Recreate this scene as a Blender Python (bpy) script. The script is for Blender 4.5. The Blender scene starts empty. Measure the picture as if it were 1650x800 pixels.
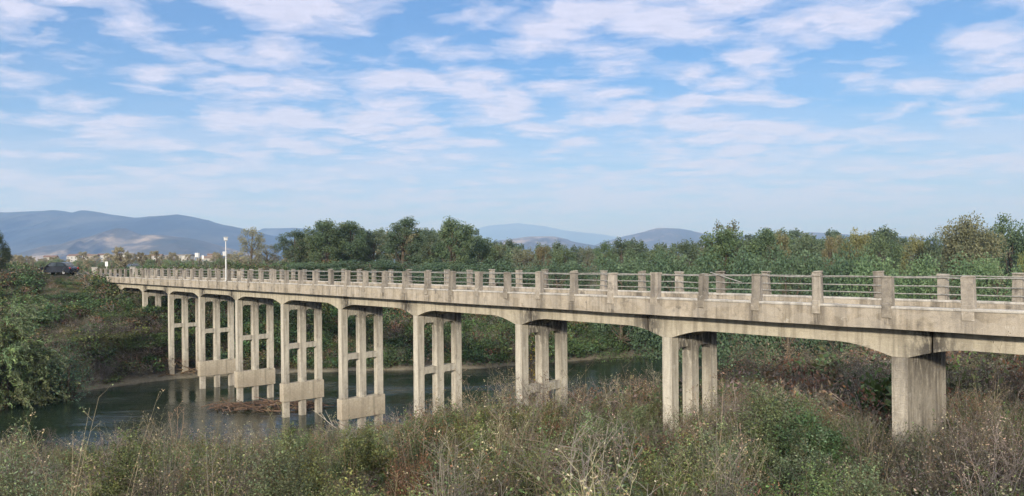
import bpy, bmesh, math, random
import numpy as np
from mathutils import Matrix, Vector

rng = np.random.default_rng(7)
random.seed(7)
PI = math.pi
SC = bpy.context.scene
COL = SC.collection

# ------------------------------------------------------------------ camera model (photo pixels, used only to turn measured directions into places)
F = 1214.0
EYE = 13.1
def hor(x): return 430.0 - 0.0082 * (x + 247.0)
def at(x, Z): return (x - 825.0) / F * Z
def zat(x, y, Z): return EYE - (y - hor(x)) / F * Z

cam = bpy.data.cameras.new("camera"); camo = bpy.data.objects.new("camera", cam); COL.objects.link(camo)
cam.sensor_width = 36; cam.lens = 36 * F / 1650
cam.shift_y = 0.0128
cam.clip_start = 0.1; cam.clip_end = 60000
camo.matrix_world = Matrix.Translation((0, 0, EYE)) @ Matrix.Rotation(PI/2, 4, 'X') @ Matrix.Rotation(math.radians(-0.47), 4, 'Z')
SC.camera = camo

# bridge frame
TH=math.radians(41.45); DV=np.array([-math.sin(TH),math.cos(TH)]); TV=np.array([math.cos(TH),math.sin(TH)])
BO=np.array([13.55,26.40]); BANG=math.atan2(DV[1],DV[0])
def bw(s,y): p=BO+DV*s-TV*y; return float(p[0]),float(p[1])
def s_px(x,y):
    k=(x-825.0)/F; p=BO-TV*y     # (p0+d0 s) = k (p1+d1 s)
    return float((k*p[1]-p[0])/(DV[0]-k*DV[1]))

# ------------------------------------------------------------------ tagging
def tag(o, label=None, cat=None, group=None, kind=None):
    if label: o['label'] = label
    if cat: o['category'] = cat
    if group: o['group'] = group
    if kind: o['kind'] = kind
    return o
def empty(name, loc=(0,0,0), rz=0.0, label=None, cat=None, group=None, kind=None):
    o = bpy.data.objects.new(name, None); COL.objects.link(o)
    o.location = loc; o.rotation_euler = (0, 0, rz); o.empty_display_size = 0.2
    return tag(o, label, cat, group, kind)
def dup(root, loc=None, rz=None, scale=None, label=None, group=None):
    r = root.copy(); COL.objects.link(r)
    if loc is not None: r.location = loc
    if rz is not None: r.rotation_euler = (0, 0, rz)
    if scale is not None: r.scale = scale
    if label: r['label'] = label
    if group: r['group'] = group
    for ch in KIDS.get(root.name, []):
        c = ch.copy(); COL.objects.link(c); c.parent = r
        KIDS.setdefault(r.name, []).append(c)
        for g in KIDS.get(ch.name, []):
            d = g.copy(); COL.objects.link(d); d.parent = c
            KIDS.setdefault(c.name, []).append(d)
    return r
KIDS = {}

# ------------------------------------------------------------------ geometry collector (quads only)
class Geo:
    def __init__(s): s.V=[]; s.Q=[]; s.C=[]; s.n=0; s.S=[]
    def add(s, V, Q, C=None, S=None):
        V=np.asarray(V,float).reshape(-1,3); Q=np.asarray(Q,int).reshape(-1,4)
        if C is None: C=(1,1,1)
        C=np.broadcast_to(np.asarray(C,float),(len(V),3))
        s.V.append(V); s.Q.append(Q+s.n); s.C.append(C)
        s.S.append(np.zeros(len(V)) if S is None else np.broadcast_to(np.asarray(S,float),(len(V),)))
        s.n+=len(V); return s
    def arrays(s): return np.concatenate(s.V), np.concatenate(s.Q), np.concatenate(s.C)
    def box(s, x0,x1,y0,y1,z0,z1,C=None,S=None):
        V=[(x0,y0,z0),(x1,y0,z0),(x1,y1,z0),(x0,y1,z0),(x0,y0,z1),(x1,y0,z1),(x1,y1,z1),(x0,y1,z1)]
        return s.add(V,[(0,3,2,1),(4,5,6,7),(0,1,5,4),(1,2,6,5),(2,3,7,6),(3,0,4,7)],C,S)
    def tube(s, P, R, n=4, C=None, caps=False):
        P=np.asarray(P,float); m=len(P); R=np.broadcast_to(np.asarray(R,float),(m,))
        T=np.gradient(P,axis=0); T/=np.linalg.norm(T,axis=1)[:,None]+1e-9
        ref=np.where(np.abs(T[:,2:3])<0.9,np.array([[0,0,1.]]),np.array([[1.,0,0]]))
        A=np.cross(T,ref); A/=np.linalg.norm(A,axis=1)[:,None]+1e-9; B=np.cross(T,A)
        th=np.arange(n)*2*PI/n
        V=(P[:,None]+R[:,None,None]*(np.cos(th)[None,:,None]*A[:,None]+np.sin(th)[None,:,None]*B[:,None])).reshape(-1,3)
        i=np.arange(m-1)[:,None]*n; j=np.arange(n)[None]; k=(j+1)%n
        Q=np.stack([i+j,i+n+j,i+n+k,i+k],-1).reshape(-1,4)
        s.add(V,Q,C)
        if caps and n==4: s.add(V[:4],[(0,1,2,3)],C); s.add(V[-4:],[(3,2,1,0)],C)
        if caps and n==8:
            for W,o in ((V[:8],1),(V[-8:],0)):
                q=[(0,1,2,3),(0,3,4,7),(4,5,6,7)]
                s.add(W,[t if o else t[::-1] for t in q],C)
        return s
    def leaves(s, P, L, W, C, D=None):
        n=len(P)
        if D is None:
            D=rng.normal(size=(n,3)); D[:,2]*=.7
        D=D/(np.linalg.norm(D,axis=1)[:,None]+1e-9)
        N=rng.normal(size=(n,3)); N[:,2]+=.6
        U=np.cross(D,N); U/=np.linalg.norm(U,axis=1)[:,None]+1e-9
        L=np.broadcast_to(L,(n,))[:,None]; W=np.broadcast_to(W,(n,))[:,None]
        V=np.stack([P-D*L/2,P+U*W/2-D*L*.06,P+D*L/2,P-U*W/2-D*L*.06],1).reshape(-1,3)
        Q=np.arange(4*n).reshape(n,4)
        C=np.repeat(np.broadcast_to(C,(n,3)),4,axis=0)
        return s.add(V,Q,C)
    def build(s, name, mat, parent=None, smooth=False):
        V,Q,C=s.arrays()
        return mesh_obj(name,V,Q,mat,parent,C,smooth,np.concatenate(s.S))
def mesh_obj(name,V,Q,mat,parent=None,C=None,smooth=False,S=None):
    me=bpy.data.meshes.new(name)
    nv,nq=len(V),len(Q)
    me.vertices.add(nv); me.vertices.foreach_set('co',np.ascontiguousarray(V,dtype=np.float32).ravel())
    me.loops.add(nq*4); me.loops.foreach_set('vertex_index',np.ascontiguousarray(Q,dtype=np.int32).ravel())
    me.polygons.add(nq); me.polygons.foreach_set('loop_start',np.arange(0,nq*4,4,dtype=np.int32))
    try: me.polygons.foreach_set('loop_total',np.full(nq,4,dtype=np.int32))
    except Exception: pass
    me.update(calc_edges=True)
    me.polygons.foreach_set('use_smooth',np.full(nq,bool(smooth)))
    if C is not None:
        a=me.attributes.new('tint','FLOAT_COLOR','POINT')
        a.data.foreach_set('color',np.c_[C,np.ones(nv)].astype(np.float32).ravel())
    if S is not None and np.any(S):
        a=me.attributes.new('stain_and_shade','FLOAT','POINT'); a.data.foreach_set('value',np.asarray(S,np.float32))
    o=bpy.data.objects.new(name,me); COL.objects.link(o)
    me.materials.append(mat)
    if parent is not None: o.parent=parent; KIDS.setdefault(parent.name,[]).append(o)
    return o
def soften(o, w=.02, seg=1):
    m=o.modifiers.new('bevel','BEVEL'); m.width=w; m.segments=seg; m.limit_method='ANGLE'
    return o

# ------------------------------------------------------------------ materials
def new_mat(name):
    m=bpy.data.materials.new(name); m.use_nodes=True; nt=m.node_tree; nt.nodes.clear()
    out=nt.nodes.new('ShaderNodeOutputMaterial')
    return m,nt,out
def N(nt,t,**kw):
    n=nt.nodes.new(t)
    for k,v in kw.items():
        if k in n.inputs.keys() if hasattr(n.inputs,'keys') else False: n.inputs[k].default_value=v
        else: setattr(n,k,v)
    return n
def noise(nt,vec,scale,detail=5,rough=.55):
    n=nt.nodes.new('ShaderNodeTexNoise'); n.inputs['Scale'].default_value=scale; n.inputs['Detail'].default_value=detail; n.inputs['Roughness'].default_value=rough
    if vec is not None: nt.links.new(vec,n.inputs['Vector'])
    return n
def ramp(nt,fac,stops):
    r=nt.nodes.new('ShaderNodeValToRGB'); e=r.color_ramp.elements
    while len(e)<len(stops): e.new(.5)
    for i,(p,c) in enumerate(stops):
        e[i].position=p; e[i].color=(c,c,c,1) if isinstance(c,(int,float)) else (*c,1)
    nt.links.new(fac,r.inputs[0]); return r
def mixc(nt,f,a,b,mode='MIX'):
    m=nt.nodes.new('ShaderNodeMix'); m.data_type='RGBA'; m.blend_type=mode
    def put(s,v):
        if hasattr(v,'is_output'): nt.links.new(v,s)
        elif isinstance(v,(int,float)): s.default_value=v
        else: s.default_value=(*v,1)
    put(m.inputs[0],f); put(m.inputs[6],a); put(m.inputs[7],b)
    return m.outputs[2]
def math_(nt,op,a,b=0.0,c=None):
    m=nt.nodes.new('ShaderNodeMath'); m.operation=op
    for i,v in enumerate((a,b) if c is None else (a,b,c)):
        if hasattr(v,'is_output'): nt.links.new(v,m.inputs[i])
        else: m.inputs[i].default_value=v
    return m.outputs[0]
def mapping(nt,vec,scale=(1,1,1),loc=(0,0,0)):
    m=nt.nodes.new('ShaderNodeMapping'); m.inputs['Scale'].default_value=scale; m.inputs['Location'].default_value=loc
    nt.links.new(vec,m.inputs['Vector']); return m.outputs[0]
def principled(nt,out,col,rough=.85,spec=.3,bump=None,bstr=.3,bdist=.02):
    p=nt.nodes.new('ShaderNodeBsdfPrincipled'); p.inputs['Roughness'].default_value=rough; p.inputs['Specular IOR Level'].default_value=spec
    if hasattr(col,'is_output'): nt.links.new(col,p.inputs['Base Color'])
    else: p.inputs['Base Color'].default_value=(*col,1)
    if bump is not None:
        b=nt.nodes.new('ShaderNodeBump'); b.inputs['Strength'].default_value=bstr; b.inputs['Distance'].default_value=bdist
        nt.links.new(bump,b.inputs['Height']); nt.links.new(b.outputs[0],p.inputs['Normal'])
    nt.links.new(p.outputs[0],out.inputs[0]); return p

def concrete(name, light, dark, grime=.5, per_object=False, boards=True, drips=None, silt=False):
    m,nt,out=new_mat(name)
    tc=nt.nodes.new('ShaderNodeTexCoord'); v=tc.outputs['Object']
    if per_object:
        oi=nt.nodes.new('ShaderNodeObjectInfo')
        cb=nt.nodes.new('ShaderNodeCombineXYZ'); s=math_(nt,'MULTIPLY',oi.outputs['Random'],53.0)
        for i in range(3): nt.links.new(s,cb.inputs[i])
        ad=nt.nodes.new('ShaderNodeVectorMath'); ad.operation='ADD'; nt.links.new(v,ad.inputs[0]); nt.links.new(cb.outputs[0],ad.inputs[1]); v=ad.outputs[0]
    n1=noise(nt,v,.7,6,.6); n2=noise(nt,v,5.5,6,.65); n3=noise(nt,v,30,3,.6)
    st=noise(nt,mapping(nt,v,(3.2,3.2,.22)),1.0,4,.6)
    f=math_(nt,'ADD',math_(nt,'MULTIPLY',n1.outputs[0],.55),math_(nt,'MULTIPLY',n2.outputs[0],.45))
    c=ramp(nt,f,[(.34,dark),(.62,light)]).outputs[0]
    # rain streaks
    sf=ramp(nt,st.outputs[0],[(.47,0.0),(.66,.7)]).outputs[0]
    c=mixc(nt,sf,c,tuple(x*.55 for x in dark))
    # lime bloom patches
    lf=ramp(nt,noise(nt,v,1.9,5,.7).outputs[0],[(.62,0.0),(.70,.5)]).outputs[0]
    c=mixc(nt,lf,c,(.56,.53,.48))
    # lichen and soot patches
    gf=ramp(nt,noise(nt,v,1.3,8,.72).outputs[0],[(.57,0.0),(.68,grime)]).outputs[0]
    c=mixc(nt,gf,c,(.085,.078,.072))
    at_=nt.nodes.new('ShaderNodeAttribute'); at_.attribute_name='stain_and_shade'
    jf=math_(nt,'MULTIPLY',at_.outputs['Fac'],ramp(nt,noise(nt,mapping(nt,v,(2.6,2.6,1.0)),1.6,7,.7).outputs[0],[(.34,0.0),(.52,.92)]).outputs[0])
    c=mixc(nt,jf,c,(.06,.055,.052))  # dark colour for joint stains and for deck shade painted on the piers
    if per_object:
        sz=nt.nodes.new('ShaderNodeSeparateXYZ'); nt.links.new(tc.outputs['Object'],sz.inputs[0])
        zf=ramp(nt,math_(nt,'ADD',sz.outputs[2],.39),[(.36,1.0),(.46,0.0)]).outputs[0]
        c=mixc(nt,math_(nt,'MULTIPLY',zf,.75),c,ramp(nt,n2.outputs[0],[(.4,(.27,.235,.19)),(.6,(.36,.315,.26)),(.68,(.55,.52,.47))]).outputs[0])
        c=mixc(nt,1.0,c,ramp(nt,oi.outputs['Random'],[(0,.66),(1,1.1)]).outputs[0],'MULTIPLY')
    if drips is not None or silt:
        sp=nt.nodes.new('ShaderNodeSeparateXYZ'); nt.links.new(v,sp.inputs[0])
    if drips is not None:
        fr_=math_(nt,'ABSOLUTE',math_(nt,'SUBTRACT',math_(nt,'FRACT',math_(nt,'ADD',math_(nt,'DIVIDE',math_(nt,'SUBTRACT',sp.outputs[0],drips),2.5),.5)),.5))
        near=ramp(nt,fr_,[(.06,1.0),(.2,0.0)]).outputs[0]
        dn_=ramp(nt,noise(nt,mapping(nt,v,(5,5,.5)),1.0,5,.65).outputs[0],[(.38,0.0),(.58,.9)]).outputs[0]
        c=mixc(nt,math_(nt,'MULTIPLY',near,dn_),c,(.10,.088,.075))
        # broken pale arrises and patched panels
        pf_=ramp(nt,noise(nt,mapping(nt,v,(1.1,1.1,2.0)),.9,2,.4).outputs[0],[(.50,0.0),(.53,.35)]).outputs[0]
        c=mixc(nt,pf_,c,(.40,.36,.31))
    if silt:
        zt_=math_(nt,'ADD',sp.outputs[2],math_(nt,'MULTIPLY',n2.outputs[0],1.2))
        c=mixc(nt,ramp(nt,math_(nt,'MULTIPLY',zt_,.2),[(.16,.75),(.22,.55),(.52,.35),(.74,0.0)]).outputs[0],c,(.235,.19,.135))
    spk=ramp(nt,n3.outputs[0],[(.3,.8),(.7,1.1)]).outputs[0]
    c=mixc(nt,1.0,c,spk,'MULTIPLY')
    h=math_(nt,'ADD',n2.outputs[0],math_(nt,'MULTIPLY',n3.outputs[0],.5))
    if boards:
        w=nt.nodes.new('ShaderNodeTexWave'); w.wave_type='BANDS'; w.bands_direction='Z'; w.inputs['Scale'].default_value=1.1; w.inputs['Distortion'].default_value=.4
        nt.links.new(v,w.inputs['Vector'])
        h=math_(nt,'ADD',h,math_(nt,'MULTIPLY',ramp(nt,w.outputs[0],[(.0,0.0),(.06,1.0)]).outputs[0],.25))
    principled(nt,out,c,.9,.2,h,.55,.03)
    return m
def plain(name,col,rough=.6,spec=.4,metal=0.0,vary=.25,scale=3.0):
    m,nt,out=new_mat(name)
    tc=nt.nodes.new('ShaderNodeTexCoord')
    n=noise(nt,tc.outputs['Object'],scale,5,.6)
    c=mixc(nt,1.0,col,ramp(nt,n.outputs[0],[(.3,1-vary),(.7,1+vary*.4)]).outputs[0],'MULTIPLY')
    p=principled(nt,out,c,rough,spec); p.inputs['Metallic'].default_value=metal
    return m
def foliage(name, transl=.25, rough=.6, obj_color=False):
    m,nt,out=new_mat(name)
    a=nt.nodes.new('ShaderNodeAttribute'); a.attribute_name='tint'; c=a.outputs['Color']
    if obj_color:
        oi=nt.nodes.new('ShaderNodeObjectInfo'); c=mixc(nt,1.0,c,oi.outputs['Color'],'MULTIPLY')
    p=principled(nt,out,c,rough,.25)
    t=nt.nodes.new('ShaderNodeBsdfTranslucent'); nt.links.new(c,t.inputs[0])
    mx=nt.nodes.new('ShaderNodeMixShader'); mx.inputs[0].default_value=transl
    nt.links.new(p.outputs[0],mx.inputs[1]); nt.links.new(t.outputs[0],mx.inputs[2]); nt.links.new(mx.outputs[0],out.inputs[0])
    return m

M_COL = concrete('pale_concrete',(.56,.52,.44),(.38,.345,.29),.5,silt=True)
M_GIR = concrete('girder_concrete',(.53,.48,.385),(.36,.32,.255),.35)
M_FAS = concrete('tan_concrete',(.45,.39,.315),(.25,.215,.168),.75,boards=False,drips=s_px(1568,.72)+.15)
M_KERB= concrete('kerb_concrete',(.50,.47,.425),(.35,.325,.295),.5,boards=False)
M_POST= concrete('post_concrete',(.38,.34,.29),(.20,.178,.155),.9,per_object=True,boards=False)
M_WALL= concrete('stained_concrete',(.50,.455,.385),(.27,.24,.20),.9)
M_FOOT= concrete('footing_concrete',(.52,.46,.365),(.37,.325,.26),.45,silt=True)
M_DECK= concrete('slab_concrete',(.30,.28,.25),(.20,.185,.165),.6,boards=False)
M_PIPE= plain('galvanised_pipe',(.30,.29,.27),.6,.4,.2,.5,8)
M_WHITE=plain('white_paint',(.56,.57,.58),.45,.4,0,.08,2)
M_LEAF= foliage('leaf',.25,.6,True)
M_WEED= foliage('weed',.22,.7,False)
def bark():
    m,nt,out=new_mat('bark'); a=nt.nodes.new('ShaderNodeAttribute'); a.attribute_name='tint'
    tc=nt.nodes.new('ShaderNodeTexCoord'); n=noise(nt,mapping(nt,tc.outputs['Object'],(6,6,1.2)),1.5,5,.6)
    c=mixc(nt,1.0,a.outputs['Color'],ramp(nt,n.outputs[0],[(.3,.6),(.7,1.2)]).outputs[0],'MULTIPLY')
    principled(nt,out,c,.95,.15,n.outputs[0],.5,.05); return m
M_BARK=bark()

# ------------------------------------------------------------------ terrain
NX=np.array([-12000,-400,-120,-60,-30,-8,10,30,70,150,400,12000.]); NY=np.array([-300,-60,14,40,48,52,61,79,104,140,230,900.])
FX=np.array([-12000,-400,-120,-70,-46,-38.5,-30,-20,-3,20,60,150,400,12000.]); FY=np.array([-150,10,46,62,75,85,88.5,90,92,104,125,165,260,930.])
def nearY(x): return np.interp(x,NX,NY)
def farY(x): return np.interp(x,FX,FY)
def wob(x,y): return .18*np.sin(x*.9+1.3*np.sin(y*.5))+.16*np.sin(y*1.1+x*.37)+.25*np.sin(x*.23+2.0)*np.sin(y*.19)
def ground(x,y):
    x=np.asarray(x,float); y=np.asarray(y,float)
    dn=(nearY(x)-y)*.8; df=(y-farY(x))*.8
    dns=dn-.5*np.clip(x-8,0,25)*np.clip((60-y)/20,0,1)
    zn=np.interp(dns,[-14,-4,0,2,6,14,22,30,34,38,42,46,60],[-2.6,-1.6,0,.8,2.0,3.9,5.3,6.2,7.0,8.5,10.5,11.4,11.6])
    zl=np.interp(df,[-14,-4,0,2,5,8,15,23,32,40],[-2.6,-1.6,0,.45,1.6,4.2,6.8,8.2,10.9,11.4])
    zr=np.interp(df,[-14,-4,0,2,6,14,30,60],[-2.6,-1.6,0,.8,2.6,4.4,5.2,5.6])
    t=np.clip((x+24)/22,0,1); t=t*t*(3-2*t)
    zf=zl*(1-t)+zr*t
    z=np.where(dn>0,zn,np.where(df>0,zf,np.minimum(zn,zf)))
    r=np.hypot(x,y)
    w=np.clip(np.minimum(np.abs(dn),np.abs(df))/4,0.15,1)*np.clip((900-r)/500,0,1)
    z=z+wob(x,y)*w*.7
    z=z+np.where(r>700,(np.sin(x*.004)+np.sin(y*.0037+1))*.5,0)
    # road embankment along the line of the bridge beyond the far end
    return z
def axis(lim_lo,lim_hi,lo,hi,step,g=1.16):
    a=list(np.arange(lo,hi+1e-6,step)); d=step; v=hi
    while v<lim_hi: d*=g; v+=d; a.append(min(v,lim_hi))
    d=step; v=lo; b=[]
    while v>lim_lo: d*=g; v-=d; b.append(max(v,lim_lo))
    return np.array(b[::-1]+a)
gx=axis(-15000,15000,-75,75,1.0); gy=axis(-2500,25000,-6,130,1.0)
GX,GY=np.meshgrid(gx,gy,indexing='ij'); GZ=ground(GX,GY)
nx,ny=GX.shape; I=np.arange(nx*ny).reshape(nx,ny)
GQ=np.stack([I[:-1,:-1],I[1:,:-1],I[1:,1:],I[:-1,1:]],-1).reshape(-1,4)
def ground_mat():
    m,nt,out=new_mat('earth'); g=nt.nodes.new('ShaderNodeNewGeometry'); v=g.outputs['Position']
    n=noise(nt,v,.35,8,.65); n2=noise(nt,v,4,6,.7); n3=noise(nt,v,.004,6,.6)
    c=ramp(nt,n.outputs[0],[(.3,(.05,.052,.028)),(.48,(.07,.068,.038)),(.6,(.09,.076,.048)),(.75,(.05,.058,.028))]).outputs[0]
    far=ramp(nt,n3.outputs[0],[(.35,(.06,.07,.04)),(.5,(.12,.105,.065)),(.65,(.075,.085,.045))]).outputs[0]
    sx=nt.nodes.new('ShaderNodeSeparateXYZ'); nt.links.new(v,sx.inputs[0])
    ff=ramp(nt,math_(nt,'MULTIPLY',sx.outputs[1],.002),[(.3,0.0),(.6,1.0)]).outputs[0]
    c=mixc(nt,ff,c,far)
    # pale dried silt by the waterline
    sil=ramp(nt,math_(nt,'ADD',math_(nt,'MULTIPLY',sx.outputs[2],.4),math_(nt,'MULTIPLY',n.outputs[0],.3)),[(.10,(.06,.055,.04)),(.2,(.155,.138,.105)),(.5,(.135,.118,.088)),(.75,(.075,.068,.042))]).outputs[0]
    sf=ramp(nt,math_(nt,'MULTIPLY',sx.outputs[2],.25),[(.3,1.0),(.5,0.0)]).outputs[0]
    c=mixc(nt,sf,c,sil)
    c=mixc(nt,1.0,c,ramp(nt,n2.outputs[0],[(.3,.65),(.7,1.2)]).outputs[0],'MULTIPLY')
    principled(nt,out,c,.95,.1,n2.outputs[0],.8,.12); return m
M_EARTH=ground_mat()
o=mesh_obj('ground',np.stack([GX,GY,GZ],-1).reshape(-1,3),GQ,M_EARTH,None,None,True); tag(o,kind='structure')

def water_mat():
    m,nt,out=new_mat('river_water'); g=nt.nodes.new('ShaderNodeNewGeometry'); v=g.outputs['Position']
    n=noise(nt,mapping(nt,v,(.55,1.3,1)),.55,5,.6); n2=noise(nt,mapping(nt,v,(1,2.2,1)),2.2,3,.55)
    n3=noise(nt,v,.06,3,.5)
    h=math_(nt,'ADD',n.outputs[0],math_(nt,'MULTIPLY',n2.outputs[0],.22))
    p=principled(nt,out,(.010,.018,.011),.06,.5,h,.15,.3)
    bn=[q for q in nt.nodes if q.type=='BUMP'][0]; pn_=noise(nt,mapping(nt,v,(.5,1.2,1)),.10,4,.6)
    nt.links.new(ramp(nt,pn_.outputs[0],[(.42,.10),(.62,.5)]).outputs[0],bn.inputs['Strength'])
    nt.links.new(ramp(nt,n3.outputs[0],[(.4,.04),(.65,.16)]).outputs[0],p.inputs['Roughness'])
    p.inputs['IOR'].default_value=1.33
    return m
wx=np.array([-2000,-300,-100,-50,0,50,100,300,2000.]); wy=np.array([-400,0,40,70,100,140,300,900.])
WX,WY=np.meshgrid(wx,wy,indexing='ij'); I=np.arange(WX.size).reshape(WX.shape)
o=mesh_obj('water',np.stack([WX,WY,WX*0],-1).reshape(-1,3),np.stack([I[:-1,:-1],I[1:,:-1],I[1:,1:],I[:-1,1:]],-1).reshape(-1,4),water_mat()); tag(o,kind='structure')

# ------------------------------------------------------------------ the bridge
S_END=111.5; S_START=-22.0
bridge=empty('concrete_bridge',(BO[0],BO[1],0),BANG,'long weathered concrete girder bridge on slender framed piers crossing the river','bridge')
ZF0,ZF1=10.66,11.39; YN=.8; YFAR=-4.8
def piercol(k): return k*10.0
# haunched girders split at the drop-in joints
joints=sorted([p for k0,k1 in ((0,-1),(2,1),(4,3),(7,6),(9,8)) for p in (piercol(k1)+1.05, piercol(k0)-1.05)])
joints[[i for i,j in enumerate(joints)][0]]  # keep order
def girder_z(s):
    d=np.abs(((s+5)%10)-5)             # distance to the nearest pier
    return np.where(d<.30,9.62,np.where(d<2.3,9.62+(10.03-9.62)*np.sin(np.clip((d-.30)/2.0,0,1)*PI/2)**.9,10.03))
cuts=[S_START]+[j for j in joints if S_START<j<S_END]+[S_END]
for (ya,yb) in ((-.003,-.42),(-1.58,-2.0),(-3.16,-3.577)):
    for a,b in zip(cuts[:-1],cuts[1:]):
        a2=a+(.05 if a!=S_START else 0); b2=b-(.05 if b!=S_END else 0)
        ss=np.unique(np.concatenate([np.arange(math.ceil(a2/.25)*.25,b2,.25),[a2,b2]])); zb=girder_z(ss); n=len(ss)
        V=np.concatenate([np.c_[ss,ss*0+ya,zb],np.c_[ss,ss*0+ya,ss*0+ZF0],np.c_[ss,ss*0+yb,ss*0+ZF0],np.c_[ss,ss*0+yb,zb]])
        i=np.arange(n-1)
        Q=np.concatenate([np.stack([i+j*n,i+j*n+1,i+((j+1)%4)*n+1,i+((j+1)%4)*n],-1) for j in range(4)]+[np.array([[0,n,2*n,3*n],[n-1,4*n-1,3*n-1,2*n-1]])])
        sd=np.min(np.abs(ss[:,None]-np.array(joints)[None]),axis=1); st=np.clip(1.25-sd/1.0,0,1)
        g=Geo(); g.add(V,Q,S=np.tile(st,4))
        sus=(a,b) in [(joints[i],joints[i+1]) for i in range(0,len(joints)-1,2)]
        g.build('suspended_girder' if sus else 'girder',M_GIR,bridge)
# deck slab, kerbs and edge beams
g=Geo(); g.box(S_START,S_END,YFAR+.42,YN-.42,ZF0+.002,11.12); g.build('deck_slab',M_DECK,bridge)
def asphalt():
    m,nt,out=new_mat('asphalt'); tc=nt.nodes.new('ShaderNodeTexCoord'); v=tc.outputs['Object']
    n=noise(nt,v,.5,6,.6); n2=noise(nt,v,40,2,.5)
    c=ramp(nt,n.outputs[0],[(.3,(.10,.098,.095)),(.7,(.16,.155,.148))]).outputs[0]
    principled(nt,out,c,.9,.2,n2.outputs[0],.4,.01); return m
M_ASPH=asphalt()
g=Geo(); g.box(S_START,S_END,YFAR+.46,YN-.46,11.124,11.16); g.build('roadway',M_ASPH,bridge)
postS=[]; s=s_px(1568,.72)+.15
while s>S_START+.4: s-=2.5
while s<S_END-1.2:
    if s>S_START+.3: postS.append(s)
    s+=2.5
def edge(sign,yo,yi,name):
    g=Geo(); ss=np.arange(S_START,S_END+.01,1.25); n=len(ss)
    js=np.random.default_rng(3).normal(0,.006,(n,2))
    zt=np.full(n,ZF1)+js[:,0]; V=np.concatenate([np.c_[ss,np.full(n,yo),np.full(n,ZF0)+js[:,1]],np.c_[ss,np.full(n,yo),zt],np.c_[ss,np.full(n,yi),zt],np.c_[ss,np.full(n,yi),np.full(n,ZF0)]])
    i=np.arange(n-1); Q=np.concatenate([np.stack([i+j*n,i+j*n+1,i+((j+1)%4)*n+1,i+((j+1)%4)*n],-1) for j in range(4)]+[np.array([[0,n,2*n,3*n],[n-1,4*n-1,3*n-1,2*n-1]])])
    if sign<0: Q=Q[:,::-1]
    g.add(V,Q); return g.build(name,M_FAS,bridge)
edge(1,YN,YN-.418,'edge_beam'); edge(-1,YFAR,YFAR+.418,'edge_beam')
for yo,yi in ((YN,YN-.42),(YFAR,YFAR+.42)):
    g=Geo(); ss=list(np.arange(S_START,S_END,2.5))+[S_END]
    for a,b in zip(ss[:-1],ss[1:]):
        j=rng.normal(0,.008); sgn=1 if yo>yi else -1
        g.box(a+.004,b-.004,min(yo+sgn*.03,yi-sgn*.02),max(yo+sgn*.03,yi-sgn*.02),ZF1-.035+j*.3,ZF1+.055+j)
    soften(g.build('kerb',M_KERB,bridge),.018)
# posts: one prototype per side with pilaster foot, copied
def post_geo(yo,yi,inner):
    g=Geo(); sg=1 if yo>yi else -1
    g.box(-.178,.178,min(yo,yi),max(yo,yi),ZF1+.02,12.46)
    g.box(-.192,.192,min(yo+sg*.02,yi-sg*.02),max(yo+sg*.02,yi-sg*.02),12.46,12.53)
    g.box(-.172,.172,min(yo,yo+sg*.05),max(yo,yo+sg*.05),ZF0+.42,ZF1+.2)
    return g
def worn(g,r,top):
    V=g.V; 
    for k in range(len(V)):
        V[k]=V[k]+r.normal(0,.006,V[k].shape)-np.array([0,0,ZF1])
    for q in range(r.integers(1,4)):      # knocked corners on the cap and shaft
        k=r.integers(0,len(V)-1); c=r.integers(4,8); V[k][c]+=np.array([-np.sign(V[k][c][0])*r.uniform(.02,.07),0,-r.uniform(.01,.07)])
    return g
rp=np.random.default_rng(11)
for yo,yi,off in ((YN-.003,YN-.29,0),(YFAR+.003,YFAR+.29,1)):
    protos=[]
    for q in range(8):
        p_=worn(post_geo(yo,yi,1),rp,0).build('railing_post',M_POST,bridge); m_=soften(p_,.022).modifiers[0]; protos.append(p_)
    ss=postS if off==0 else [q+(s_px(1518,YFAR+.15)-postS[0])%2.5 for q in postS]
    ss=[q for q in ss if -11<q<S_END-1][:50]; used=set()
    for n_,q in enumerate(ss):
        k=n_%8 if n_<8 else int(rp.integers(0,8)); o=protos[k]
        if k in used: o=o.copy(); COL.objects.link(o); o.parent=bridge
        used.add(k)
        o.location=(q,rp.normal(0,.01),ZF1+rp.normal(0,.014)); o.rotation_euler=(rp.normal(0,.006),rp.normal(0,.013),rp.normal(0,.015)); o.scale=(rp.normal(1,.05),1,1)
def rail(y,z,r,name,a=-11,b=S_END-.6,sag=.012):
    ss=np.arange(a,b,1.25); P=np.c_[ss,np.full(len(ss),y)+rp.normal(0,.006,len(ss)),np.full(len(ss),z)+rp.normal(0,sag,len(ss))]
    g=Geo(); g.tube(P,r,6); return g.build(name,M_PIPE,bridge,True)
for z in (11.66,11.97,12.30): rail(YFAR+.33,z,.027,'handrail')
rail(YN-.33,12.47,.022,'handrail')
q0=s_px(1160,YFAR+.3); g=Geo(); g.tube([(q0+.5,YFAR+.37,12.46),(q0-.2,YFAR+.40,12.28),(q0-1.25,YFAR+.40,11.99)],.028,6); tag(g.build('broken_rail',M_PIPE,bridge,True),'broken rail hanging at a slant between two posts')
# end pillars
for y0 in (YN-.52,YFAR-.05):
    g=Geo(); g.box(S_END-.15,S_END+.5,y0,y0+.6,9.9,12.62); g.box(S_END-.2,S_END+.55,y0-.05,y0+.65,12.62,12.72)
    soften(g.build('end_pillar',M_KERB,bridge),.02)
# abutments
for a,b in ((S_END+.02,S_END+1.4),(S_START-1.4,S_START-.02)):
    g=Geo(); g.box(a,b,YFAR+.1,YN-.1,4.0,11.1); g.build('abutment',M_WALL,bridge)
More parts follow.
